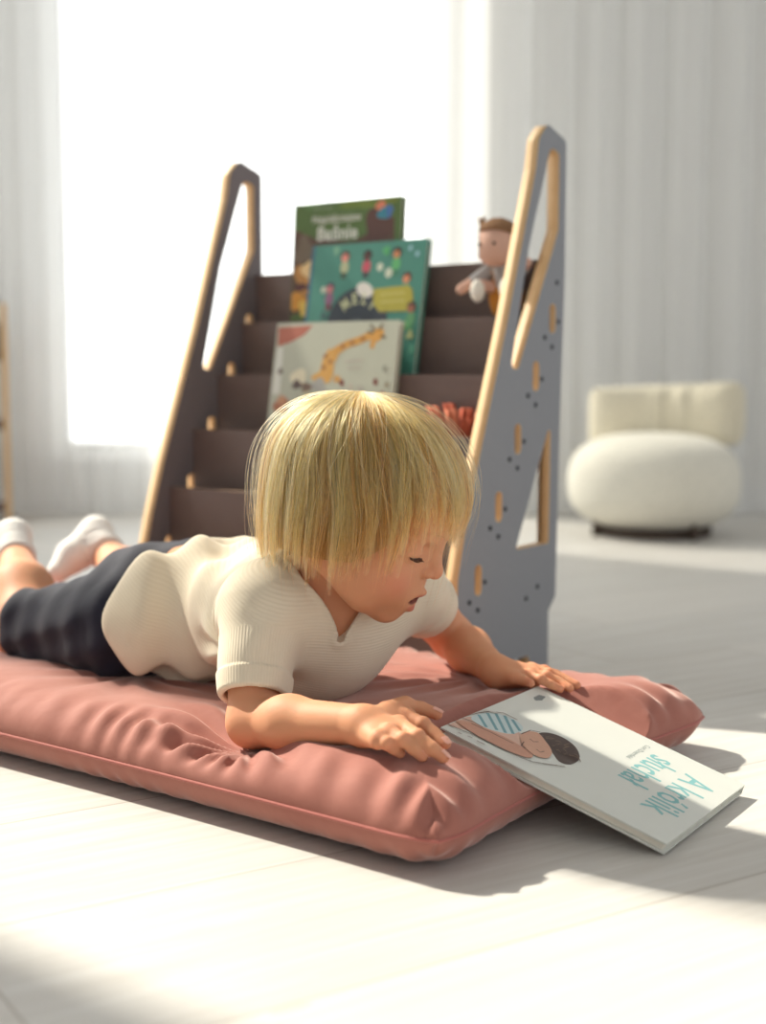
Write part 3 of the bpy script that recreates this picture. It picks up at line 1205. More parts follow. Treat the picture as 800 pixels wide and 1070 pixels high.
# ------------------------------------------------------------------ cream armchair at the back
def armchair():
    cx, cy = 0.705, 3.61
    e = empty('armchair', (cx, cy, 0), R(-24))
    tag(e, 'low cream boucle armchair with a round seat and pillow back by the curtain', 'armchair')
    n1, n2 = 64, 36
    V, Q = [], []
    for i in range(n2 + 1):
        ph = -math.pi / 2 + math.pi * i / n2
        cz, sz = math.copysign(abs(math.cos(ph)) ** 0.62, math.cos(ph)), math.copysign(abs(math.sin(ph)) ** 0.8, math.sin(ph))
        for j in range(n1):
            th = 2 * math.pi * j / n1
            V.append((0.224 * cz * math.cos(th), 0.205 * cz * math.sin(th), 0.138 + 0.122 * sz + (0.006 * (1 - (math.cos(th) * cz) ** 2) if sz > 0 else 0)))
    for i in range(n2):
        for j in range(n1):
            Q.append((i * n1 + j, i * n1 + (j + 1) % n1, (i + 1) * n1 + (j + 1) % n1, (i + 1) * n1 + j))
    np_mesh('seat', V, Q, M_cream, e)
    # curved pillow back
    V, Q = [], []
    nu, nv = 60, 32
    for i in range(nu + 1):
        t = -1 + 2 * i / nu
        endt = max(0.0, 1 - abs(t) ** 9) ** 0.5
        a = t * R(58)
        rad = 0.225
        mx, my = rad * math.sin(a) * 1.0, 0.055 + rad * math.cos(a) * 0.55 - 0.02
        nx, ny = math.sin(a), math.cos(a)
        for j in range(nv):
            w = 2 * math.pi * j / nv
            cr = math.copysign(abs(math.cos(w)) ** 0.7, math.cos(w)) * (0.042 * endt + 0.006)
            zz = math.copysign(abs(math.sin(w)) ** 0.55, math.sin(w)) * 0.084 * (0.90 + 0.10 * endt)
            crease = 0.005 * math.sin(t * 17 + 0.6) * math.exp(-((t - 0.15) / 0.4) ** 2) * max(0, -math.cos(w))
            r2 = cr + crease
            V.append((mx + nx * r2, my + ny * r2, 0.306 + zz + 0.010 * t))
    for i in range(nu):
        for j in range(nv):
            Q.append((i * nv + j, i * nv + (j + 1) % nv, (i + 1) * nv + (j + 1) % nv, (i + 1) * nv + j))
    o = mesh_ob('backrest', V, [q[::-1] for q in Q] + [tuple(range(nv)), tuple(nu * nv + j for j in range(nv))[::-1]], M_creamback, e, smooth=True)
    V, Fc = tube_arrays([(0, 0, 0.004), (0, 0, 0.022)], 0.15, 40)
    mesh_ob('plinth', V, Fc, M_dark, e)
    for a in (40, 140, 220, 320):
        p = (0.165 * math.cos(R(a)), 0.15 * math.sin(R(a)))
        tube_ob('leg', [(p[0], p[1], 0), (p[0], p[1], 0.045)], 0.009, M_dark, e, 12)


armchair()


# ------------------------------------------------------------------ small wooden rack at the left edge
def rack():
    x1, y0 = -1.052, 3.80
    e = empty('wooden_rack', (x1 - 0.16, y0 + 0.09, 0))
    tag(e, 'small plywood rack with dark shelves cut by the left edge of the photo', 'rack')
    wood = mat('rack plywood', lin(176, 136, 92), 0.6, noise=0.1, scale=60)

    def side(xa):
        pts = round_poly([(0, 0), (0, 0.50), (0.055, 0.615), (0.14, 0.615), (0.18, 0.50), (0.18, 0)], [0.004, 0.03, 0.02, 0.02, 0.03, 0.004])
        hol = [round_poly([(0.05, 0.41), (0.13, 0.41), (0.13, 0.33), (0.05, 0.33)], 0.008), round_poly([(0.05, 0.24), (0.13, 0.24), (0.13, 0.09), (0.05, 0.09)], 0.008)]
        plate('side_panel', pts, hol, xa, xa + 0.016, lambda a, b, t: (t, y0 + a - e.location[1], b), [wood, M_edge], e).location[0] = -e.location[0]
    side(x1 - 0.016)
    side(x1 - 0.32)
    for z in (0.035, 0.265, 0.455):
        sh = box_ob('shelf', (x1 - 0.304, x1 - 0.016, y0 + 0.012, y0 + 0.17, z, z + 0.014), wood, e, world=True)
        box_ob('lip', (x1 - 0.304, x1 - 0.016, y0 + 0.004, y0 + 0.012, z - 0.002, z + 0.03), M_tier, e, world=True)
    box_ob('back_panel', (x1 - 0.304, x1 - 0.016, y0 + 0.164, y0 + 0.172, 0.455, 0.56), M_panel, e, world=True)

    e.rotation_euler = (0, 0, R(16))


rack()

# ------------------------------------------------------------------ the rose floor cushion
PN = np.array([0.0476, 1.098])
E1 = np.array([-0.80, 0.60])
E2 = np.array([0.60, 0.80])
PL, PW = 1.19, 0.542
ZM, PT = 0.036, 0.086


def pil_ab(x, y):
    q = np.stack([np.asarray(x, float) - PN[0], np.asarray(y, float) - PN[1]], -1)
    return q @ E1, q @ E2


def prof(d, Rr, p=2.3):
    t = np.clip(d / Rr, 0, 1)
    return np.power(np.maximum(0, 1 - np.power(1 - t, p)), 1 / p)


DENT = [((-0.128, 1.328), 0.030, 0.050), ((-0.25, 1.66), 0.014, 0.12), ((-0.12, 1.52), 0.014, 0.11), ((0.07, 1.66), 0.012, 0.05), ((-0.47, 1.75), 0.016, 0.07),
        ((0.0, 1.24), 0.004, 0.06), ((0.15, 1.52), 0.014, 0.06)]


def pil_top(x, y, a=None, b=None):
    if a is None:
        a, b = pil_ab(x, y)
    pa = prof(np.minimum(a, PL - a), 0.085)
    pb = prof(np.minimum(b, PW - b), 0.085)
    h = (PT - ZM) * pa * pb * (0.94 + 0.10 * np.sin(np.pi * np.clip(b / PW, 0, 1)))
    m = np.clip(pa * pb, 0, 1)
    for (c, dep, sg) in DENT:
        h = h - m * dep * np.exp(-((x - c[0]) ** 2 + (y - c[1]) ** 2) / (2 * sg * sg))
    return ZM + h


def book_dent(X, Y, Z):
    """the cushion gives way under the leaning book"""
    frame, n, org, ex, up, W, H = FLOORBOOK
    zb = org[2] - ((X - org[0]) * n[0] + (Y - org[1]) * n[1]) / n[2] - 0.0118 / n[2]
    u = (X - org[0]) * ex[0] + (Y - org[1]) * ex[1]
    hv = np.array([up[0], up[1]])
    v = ((X - org[0]) * hv[0] + (Y - org[1]) * hv[1]) / (hv @ hv)
    out = np.maximum(np.maximum(-u, u - W), np.maximum(-v, v - H))
    k = np.clip(out / 0.085, 0, 1)
    k = k * k * (3 - 2 * k)
    lim = zb + k * 0.06
    return np.where(Z > lim, lim, Z)


def cushion():
    def spacing(n, L):
        t = np.linspace(0, 1, n)
        # dense near both ends
        s = t - 0.13 * np.sin(2 * np.pi * t)
        return s * L
    na, nbb = 460, 200
    A, B = np.meshgrid(spacing(na, PL), spacing(nbb, PW), indexing='ij')
    # rounded corners of the outline
    rc = 0.05
    ca = np.clip(rc - A, 0, rc) - np.clip(A - (PL - rc), 0, rc)
    cb = np.clip(rc - B, 0, rc) - np.clip(B - (PW - rc), 0, rc)
    rad = np.hypot(ca, cb)
    mx = np.maximum(np.abs(ca), np.abs(cb))
    k = np.where(rad > 1e-9, np.where(rad > 0, mx / np.maximum(rad, 1e-9), 1), 1)
    pull = 0.62                                   # corners stay slightly pointed
    k = 1 - pull * (1 - k)
    A2 = A + ca * (1 - k)
    B2 = B + cb * (1 - k)
    # the sides bow inward a little between the corners
    bow = 0.012
    B2 = B2 + bow * np.sin(np.pi * A / PL) * (1 - 2 * B / PW)
    A2 = A2 + 0.016 * np.sin(np.pi * B / PW) * (1 - 2 * A / PL)
    X = PN[0] + A2 * E1[0] + B2 * E2[0]
    Y = PN[1] + A2 * E1[1] + B2 * E2[1]
    zt = pil_top(X, Y, A, B)
    d = np.minimum(np.minimum(A, PL - A), np.minimum(B, PW - B))
    # gathers running in from the seam, and soft creases
    P3 = np.stack([X, Y, X * 0], -1).reshape(-1, 3)
    nz = vnoise(P3, 22, 5).reshape(X.shape)
    nz2 = vnoise(P3, 60, 9).reshape(X.shape)
    run = np.where(np.minimum(B, PW - B) < np.minimum(A, PL - A), A, B)
    g = np.sin(run * 2 * np.pi / 0.034 + 2.2 * nz + 1.6 * np.sin(run * 31)) * (0.55 + 0.45 * np.sin(run * 17 + 1.0))
    edge = np.exp(-((d - 0.022) / 0.026) ** 2)
    zt = zt + 0.0038 * g * edge + 0.0012 * nz2 + 0.0018 * nz * np.clip(d / 0.04, 0, 1)
    # creases radiating from under the elbow
    for (c, amp, nr) in (((-0.128, 1.32), 0.0055, 15), ((0.10, 1.55), 0.0022, 11), ((-0.28, 1.58), 0.002, 12)):
        dx, dy = X - c[0], Y - c[1]
        rr = np.hypot(dx, dy)
        th = np.arctan2(dy, dx)
        zt = zt + amp * np.cos(nr * th + 3.0 * nz * rr / 0.1) * np.exp(-((rr - 0.075) / 0.05) ** 2) * np.clip(d / 0.02, 0, 1)
    pa = prof(np.minimum(A, PL - A), 0.055, 2.0)
    pb = prof(np.minimum(B, PW - B), 0.055, 2.0)
    zb = ZM * (1 - pa * pb)
    zb = np.maximum(zb + 0.0014 * g * np.exp(-((d - 0.012) / 0.014) ** 2), 0.0)
    # sides bulge out past the seam line a little: push top skin outward near the edge
    n = na * nbb
    zt = np.maximum(book_dent(X, Y, zt), zb + 0.001)
    Vt = np.stack([X, Y, zt], -1).reshape(-1, 3)
    Vb = np.stack([X, Y, zb], -1).reshape(-1, 3)
    idx = np.arange(n).reshape(na, nbb)
    Q = np.stack([idx[:-1, :-1], idx[:-1, 1:], idx[1:, 1:], idx[1:, :-1]], -1).reshape(-1, 4)
    Qt = Q
    bmap = np.arange(n) + n
    bd = np.zeros((na, nbb), bool)
    bd[0] = bd[-1] = True
    bd[:, 0] = bd[:, -1] = True
    bmap[bd.ravel()] = np.arange(n)[bd.ravel()]
    Qb = bmap[Q[:, ::-1]]
    V = np.concatenate([Vt, Vb])
    V[:n][bd.ravel(), 2] = np.minimum(ZM, V[:n][bd.ravel(), 2])
    used = np.unique(np.concatenate([Qt.ravel(), Qb.ravel()]))
    re = np.full(2 * n, -1)
    re[used] = np.arange(len(used))
    # orientation: E1 x E2 is negative z here, so flip so that the top faces up
    QQ = re[np.concatenate([Qt, Qb])]
    v = V[used]
    f0 = Qt[len(Qt) // 2]
    nrm = np.cross(V[f0[1]] - V[f0[0]], V[f0[2]] - V[f0[0]])
    if nrm[2] < 0:
        QQ = QQ[:, ::-1]
    e = empty('floor_cushion', (float(PN[0] + E1[0] * PL / 2 + E2[0] * PW / 2), float(PN[1] + E1[1] * PL / 2 + E2[1] * PW / 2), 0))
    tag(e, 'large dusty rose velvet floor cushion under the lying child', 'cushion')
    np_mesh('cover', v, QQ, M_velvet, e, world=True)
    loop = np.concatenate([idx[:, 0], idx[-1, 1:], idx[-2::-1, -1], idx[0, -2:0:-1]])
    P = V[loop].copy()
    ctr = P.mean(0)
    P[:, 2] = V[loop][:, 2] - 0.0005
    tube_ob('piping', P[::2], 0.0017, M_piping, e, 6, closed=True, world=True)


cushion()

# ------------------------------------------------------------------ light
w = bpy.data.worlds.new('sky')
SC.world = w
w.use_nodes = True
nt = w.node_tree
bg = nt.nodes['Background']
tc = nt.nodes.new('ShaderNodeTexCoord')
dp = nt.nodes.new('ShaderNodeVectorMath')
dp.operation = 'DOT_PRODUCT'
nt.links.new(tc.outputs['Generated'], dp.inputs[0])
sd = Vector((-0.6, 0.75, 0.28)).normalized()
dp.inputs[1].default_value = sd
mr = nt.nodes.new('ShaderNodeMapRange')
mr.inputs['From Min'].default_value = -0.2
mr.inputs['From Max'].default_value = 0.75
mr.inputs['To Min'].default_value = 0.0
mr.inputs['To Max'].default_value = 1.0
nt.links.new(dp.outputs['Value'], mr.inputs[0])
cr = nt.nodes.new('ShaderNodeMix')
cr.data_type = 'RGBA'
cr.inputs[6].default_value = (0.66, 0.67, 0.69, 1)
cr.inputs[7].default_value = (3.0, 3.0, 2.95, 1)
nt.links.new(mr.outputs[0], cr.inputs[0])
nt.links.new(cr.outputs[2], bg.inputs['Color'])
bg.inputs['Strength'].default_value = 1.0

sun = bpy.data.lights.new('sun', 'SUN')
sun.energy = 7.0
sun.color = (1.0, 0.925, 0.80)
sun.angle = R(1.6)
so = bpy.data.objects.new('sun', sun)
COL.objects.link(so)
to_sun = Vector((-0.78 * math.cos(R(41)), 0.62 * math.cos(R(41)), math.sin(R(41))))
so.rotation_euler = to_sun.to_track_quat('Z', 'Y').to_euler()
so.location = (-3, 4, 4)

SC.view_settings.view_transform = 'Standard'
SC.view_settings.look = 'None'
SC.view_settings.exposure = 0.26
SC.view_settings.gamma = 1.0
SC.view_settings.use_curve_mapping = False
SC.cycles.max_bounces = 8
SC.cycles.diffuse_bounces = 4
SC.cycles.transparent_max_bounces = 12
SC.cycles.sample_clamp_indirect = 6.0


# ------------------------------------------------------------------ the child
def skin_mat():
    N = NT('child skin')
    at = N.n('ShaderNodeAttribute', attribute_name='tint')
    tc = N.n('ShaderNodeTexCoord')
    nz = N.n('ShaderNodeTexNoise', _Scale=26.0, _Detail=5.0)
    N.l(tc.outputs['Object'], nz.inputs['Vector'])
    b = N.mix(nz.outputs['Fac'], lin(207, 146, 110), lin(218, 158, 121))
    sp = N.n('ShaderNodeSeparateColor')
    N.l(at.outputs['Color'], sp.inputs[0])
    c = N.mix(N.math('MULTIPLY', sp.outputs[0], 0.65), b, lin(214, 128, 104))
    c = N.mix(N.math('MULTIPLY', sp.outputs[1], 0.9), c, lin(190, 94, 86))
    c = N.mix(sp.outputs[2], c, lin(112, 50, 46))
    N.l(c, N.b.inputs['Base Color'])
    N.b.inputs['Roughness'].default_value = 0.6
    N.b.inputs['Specular IOR Level'].default_value = 0.25
    N.b.inputs['Subsurface Weight'].default_value = 0.25
    N.b.inputs['Subsurface Radius'].default_value = (0.010, 0.0035, 0.002)
    N.b.inputs['Subsurface Scale'].default_value = 0.6
    n2 = N.n('ShaderNodeTexNoise', _Scale=420.0, _Detail=2.0)
    N.l(tc.outputs['Object'], n2.inputs['Vector'])
    N.bump(n2.outputs['Fac'], 0.08, 0.0008)
    return N.m


def knit_mat(name, axis):
    """cream waffle-rib jersey; ribs run across the given axis"""
    N = NT(name)
    at = N.n('ShaderNodeAttribute', attribute_name='rib')
    sp = N.n('ShaderNodeSeparateColor')
    N.l(at.outputs['Color'], sp.inputs[0])
    tc = N.n('ShaderNodeTexCoord')
    nz = N.n('ShaderNodeTexNoise', _Scale=30.0, _Detail=4.0)
    N.l(tc.outputs['Object'], nz.inputs['Vector'])
    wv = N.math('SINE', N.math('MULTIPLY', sp.outputs[0], 2 * math.pi))
    c = N.mix(nz.outputs['Fac'], lin(222, 208, 184), lin(230, 218, 196))
    c = N.mix(N.math('MULTIPLY', N.math('SUBTRACT', 0.5, N.math('MULTIPLY', wv, 0.5)), 0.10), c, lin(190, 172, 146))
    N.l(c, N.b.inputs['Base Color'])
    N.b.inputs['Roughness'].default_value = 0.9
    N.b.inputs['Specular IOR Level'].default_value = 0.15
    N.b.inputs['Sheen Weight'].default_value = 0.15
    N.bump(wv, 0.22, 0.0007)
    return N.m


def hair_mat(strands):
    """blond hair; the strands scatter light, the dense under-layer is plain"""
    N = NT('blond hair strands' if strands else 'blond hair')
    if not strands:
        tc = N.n('ShaderNodeTexCoord')
        nz = N.n('ShaderNodeTexNoise', _Scale=90.0, _Detail=3.0)
        N.l(tc.outputs['Object'], nz.inputs['Vector'])
        N.l(N.mix(nz.outputs['Fac'], lin(140, 98, 52), lin(172, 126, 72)), N.b.inputs['Base Color'])
        N.b.inputs['Roughness'].default_value = 0.6
        return N.m
    at = N.n('ShaderNodeAttribute', attribute_name='strand')
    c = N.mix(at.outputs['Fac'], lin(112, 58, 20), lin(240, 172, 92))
    N.t.nodes.remove(N.b)
    h = N.n('ShaderNodeBsdfHairPrincipled', parametrization='COLOR')
    N.l(c, h.inputs['Color'])
    h.inputs['Roughness'].default_value = 0.32
    h.inputs['Radial Roughness'].default_value = 0.45
    h.inputs['Random Roughness'].default_value = 0.1
    N.l(h.outputs[0], N.out.inputs[0])
    return N.m


def denim_mat():
    N = NT('navy cotton')
    tc = N.n('ShaderNodeTexCoord')
    nz = N.n('ShaderNodeTexNoise', _Scale=50.0, _Detail=5.0)
    N.l(tc.outputs['Object'], nz.inputs['Vector'])
    c = N.mix(nz.outputs['Fac'], lin(24, 24, 36), lin(40, 40, 56))
    N.l(c, N.b.inputs['Base Color'])
    N.b.inputs['Roughness'].default_value = 0.8
    N.b.inputs['Specular IOR Level'].default_value = 0.25
    N.b.inputs['Sheen Weight'].default_value = 0.12
    N.bump(nz.outputs['Fac'], 0.3, 0.002)
    return N.m


def unit(v):
    v = np.asarray(v, float)
    return v / np.linalg.norm(v)


# --- head frame: HF forward, HR towards the child's right (the camera side), HU up
HEAD_P, HEAD_Y = R(20), R(20)
HF = np.array([math.cos(HEAD_P) * math.cos(HEAD_Y), -math.cos(HEAD_P) * math.sin(HEAD_Y), -math.sin(HEAD_P)])
HU = np.array([math.sin(HEAD_P) * math.cos(HEAD_Y), -math.sin(HEAD_P) * math.sin(HEAD_Y), math.cos(HEAD_P)])
HR = np.cross(HF, HU)
HM = np.stack([HF, HR, HU])
HC = np.array([-0.007, 1.40, 0.285])
HS = 0.001


def hp(f, r, u):
    return HC + HS * (HF * f + HR * r + HU * u)


def head_sdf(P):
    Q = (P - HC) @ HM.T / HS           # millimetres in the head frame
    Q2 = Q.copy()
    Q2[:, 1] = np.abs(Q2[:, 1])        # symmetric features

    d = ell(Q, (-8, 0, 22), (91, 75, 80))
    d = smin(d, ell(Q, (26, 0, -42), (45, 53, 60)), 26)
    d = smin(d, ell(Q2, (36, 27, -52), (28, 25, 27)), 16)      # cheeks
    d = smin(d, ell(Q, (52, 0, -68), (21, 25, 24)), 14)          # muzzle
    d = smin(d, ell(Q, (44, 0, -95), (15, 17, 13)), 14)          # chin
    d = smin(d, cap(Q2, (-25, 46, -58), (26, 30, -84), 12, 10), 24)  # jaw line
    # eye sockets
    d = smax(d, -ell(Q2, (79, 31, -15), (17, 17, 11)), 12)
    d = smin(d, ell(Q2, (54.5, 32, -19), (14.5, 15, 13)), 4)        # lids over the eyeball
    d = smin(d, cap(Q2, (71, 12, -2), (63, 38, -2), 5, 4), 12)   # brow ridge
    # slit between the lowered lids
    d = smax(d, -cap(Q2, (69.5, 24, -26.5), (63.5, 43, -25), 1.4, 0.9), 1.5)
    # nose
    d = smin(d, cap(Q, (72, 0, -10), (79.5, 0, -34), 6.0, 7.0), 9)
    d = smin(d, sph(Q, (80.5, 0, -38), 7.8), 5)
    d = smin(d, ell(Q2, (74, 8.5, -41), (7.5, 5.2, 5.2)), 4)
    d = smax(d, -ell(Q2, (80, 5.0, -46.5), (3.2, 2.0, 2.4)), 1.5)
    # lips, slightly parted
    d = smin(d, cap(Q2, (75.5, 3, -63), (59, 21, -69.5), 3.8, 1.8), 4.5)
    d = smin(d, cap(Q2, (68.0, 0, -82), (57, 20, -75), 5.0, 2.2), 3.0)
    d = smax(d, -cap(Q2, (78, 0, -71.8), (56, 22, -72), 4.8, 1.8), 1.5)
    d = smax(d, -cap(Q, (76, 0, -50), (76.5, 0, -58), 1.6), 3)      # philtrum
    # ear
    e = ell(Q2, (-14, 70, -30), (12, 7, 19))
    e = smax(e, -ell(Q2, (-11, 77, -29), (7, 5, 12)), 3)
    d = smin(d, e, 5)
    return d * HS


SHR = np.array([-0.125, 1.395, 0.178])      # near shoulder
SHL = np.array([0.030, 1.545, 0.180])
ELR = np.array([-0.128, 1.332, 0.080])
ELL_ = np.array([0.083, 1.640, 0.105])
PEL = np.array([-0.25, 1.665, 0.135])
CHE = np.array([-0.085, 1.490, 0.150])
NEC = np.array([-0.052, 1.455, 0.190])
AX = unit([0.70, -0.71, 0.05])
LT = unit([0.71, 0.70, 0.0])
NM = np.cross(AX, LT)
TM = np.stack([AX, LT, NM])
HIPR, HIPL = np.array([-0.305, 1.605, 0.122]), np.array([-0.195, 1.722, 0.125])
KNR, KNL = np.array([-0.452, 1.738, 0.098]), np.array([-0.345, 1.925, 0.100])
ANR, ANL = onpl(17, 582, np.array([0, 1.93, 0]), np.array([0, 1.0, 0])), onpl(113, 579, np.array([0, 2.10, 0]), np.array([0, 1.0, 0]))
HEELR = onpl(14, 560, np.array([0, 1.965, 0]), np.array([0, 1.0, 0]))
TOER = onpl(-58, 585, np.array([0, 1.95, 0]), np.array([0, 1.0, 0]))
HEELL = onpl(100, 556, np.array([0, 2.125, 0]), np.array([0, 1.0, 0]))
TOEL = onpl(61, 597, np.array([0, 2.06, 0]), np.array([0, 1.0, 0]))


def torso_sdf(P, g=0.0):
    d = ell(P, PEL, (0.090 + g, 0.092 + g, 0.070 + g), TM)
    d = smin(d, ell(P, PEL + LT * 0.040 + NM * 0.012 - AX * 0.02, (0.060 + g, 0.052 + g, 0.060 + g), TM), 0.03)
    d = smin(d, ell(P, PEL - LT * 0.040 + NM * 0.012 - AX * 0.02, (0.060 + g, 0.052 + g, 0.060 + g), TM), 0.03)
    d = smin(d, cap(P, PEL + AX * 0.04, CHE, 0.068 + g, 0.070 + g), 0.04)
    d = smin(d, ell(P, CHE, (0.085 + g, 0.090 + g, 0.070 + g), TM), 0.04)
    d = smin(d, cap(P, SHR + (SHL - SHR) * 0.08, SHL + (SHR - SHL) * 0.08, 0.040 + g), 0.035)
    return d


def onpil(px, py, off):
    """where a sight line comes within `off` of the cushion top"""
    d = ray(px, py)
    a, b = 0.9, 2.6
    for t in np.linspace(a, b, 700):
        p = O3 + d * t
        zt = float(book_dent(p[0:1], p[1:2], pil_top(p[0:1], p[1:2]))[0])
        if p[2] < zt + off:
            return p
    return p


WRR = onpil(379, 757, 0.0215)
WRL = onz(517, 700, 0.095)


def finger_set(rows, thumb, offs, toffs):
    hs = [([onpil(x, y, o) for (x, y), o in zip(L, offs)], r) for L, r in rows]
    return hs, ([onpil(x, y, o) for (x, y), o in zip(thumb[0], toffs)], thumb[1])


# knuckle, middle joint, end joint and tip of each finger as they lie on the cushion
NF, NTH = finger_set(((((425, 749), (442, 757), (454, 767), (465, 777)), .0066), (((417, 757), (436, 770), (451, 782), (463, 791)), .0068),
                      (((406, 765), (421, 773), (432, 782), (441, 790)), .0064), (((395, 771), (404, 777), (411, 782), (418, 787)), .0057)),
                     (((402, 740), (428, 735), (445, 739), (458, 746)), .0070), (.0225, .0195, .0125, .0060), (.017, .0135, .010, .0075))
NTH = ([onz(402, 741, .108), onz(423, 737, .1105), onz(440, 740, .107), onz(456, 746, .1025)], .0070)
FFI = [([onz(x, y, z) for (x, y), z in zip(L, (.0930, .0920, .0875, .0825))], r) for L, r in
       ((((555, 699), (569, 701), (581, 705), (592, 710)), .0058), (((556, 701), (573, 704), (587, 709), (602, 716)), .0060),
        (((555, 704), (571, 707), (583, 712), (595, 719)), .0058), (((552, 706), (565, 710), (575, 715), (585, 720)), .0052))]
FTH = ([onz(x, y, z) for (x, y), z in (((526, 704), .0925), ((537, 708), .0915), ((546, 711), .090), ((554, 714), .089))], .0060)


def hand_sdf(P, wrist, hs, th):
    d = None
    mc = [h[0][0] for h in hs]
    for m, (pts, r) in zip(mc, hs):
        # palm rays
        c = cap(P, wrist + (m - wrist) * 0.1 - np.array([0, 0, 0.004]), m - np.array([0, 0, 0.003]), 0.0135, r * 1.35)
        d = c if d is None else smin(d, c, 0.008)
    d = smin(d, cap(P, wrist, th[0][1], 0.013, th[1] * 1.25), 0.008)
    d = smin(d, cap(P, wrist, (mc[1] + mc[2]) / 2 - np.array([0, 0, 0.006]), 0.014, 0.012), 0.008)
    for pts, r in hs + [th]:
        f = None
        for i in range(3):
            c = cap(P, pts[i], pts[i + 1], r * (1.08 - 0.09 * i), r * (1.0 - 0.09 * i))
            f = c if f is None else smin(f, c, 0.002)
        if pts is not th[0]:
            f = smin(f, sph(P, pts[1] + np.array([0, 0, 0.0008]), r * 1.02), 0.002)
            f = smin(f, sph(P, pts[0] + np.array([0, 0, 0.001]), r * 1.1), 0.004)
        d = smin(d, f, 0.0035)
    return d


def body_sdf(P):
    d = torso_sdf(P)
    d = smin(d, cap(P, NEC + np.array([0, 0, -0.01]), hp(-34, 0, -46), 0.043, 0.040), 0.02)
    # arms
    a = cap(P, SHR, ELR, 0.034, 0.0235)
    a = smin(a, cap(P, ELR, ELR + (WRR - ELR) * 0.35, 0.0235, 0.0245), 0.012)
    a = smin(a, cap(P, ELR + (WRR - ELR) * 0.35, WRR, 0.0245, 0.0175), 0.015)
    d = smin(d, a, 0.014)
    d = smin(d, hand_sdf(P, WRR, NF, NTH), 0.008)
    b = cap(P, SHL, ELL_, 0.034, 0.0245)
    b = smin(b, cap(P, ELL_, ELL_ + (WRL - ELL_) * 0.4, 0.0245, 0.0245), 0.012)
    b = smin(b, cap(P, ELL_ + (WRL - ELL_) * 0.4, WRL, 0.0245, 0.0165), 0.015)
    d = smin(d, b, 0.014)
    d = smin(d, hand_sdf(P, WRL, FFI, FTH), 0.008)
    # legs
    for hip, kn, an, heel, toe in ((HIPR, KNR, ANR, HEELR, TOER), (HIPL, KNL, ANL, HEELL, TOEL)):
        l = cap(P, hip, kn, 0.056, 0.040)
        mid = kn + (an - kn) * 0.36 + np.array([0, 0, 0.012])
        s = cap(P, kn, mid, 0.038, 0.039)
        s = smin(s, cap(P, mid, an, 0.037, 0.0215), 0.02)
        l = smin(l, s, 0.014)
        fb = heel + (toe - heel) * 0.62
        ft = smin(cap(P, an, heel, 0.021, 0.020), cap(P, heel, fb, 0.019, 0.021), 0.012)
        ft = smin(ft, cap(P, fb, toe, 0.021, 0.013), 0.01)
        l = smin(l, ft, 0.012)
        d = smin(d, l, 0.02)
    d = smin(d, head_sdf(P), 0.010)
    return d


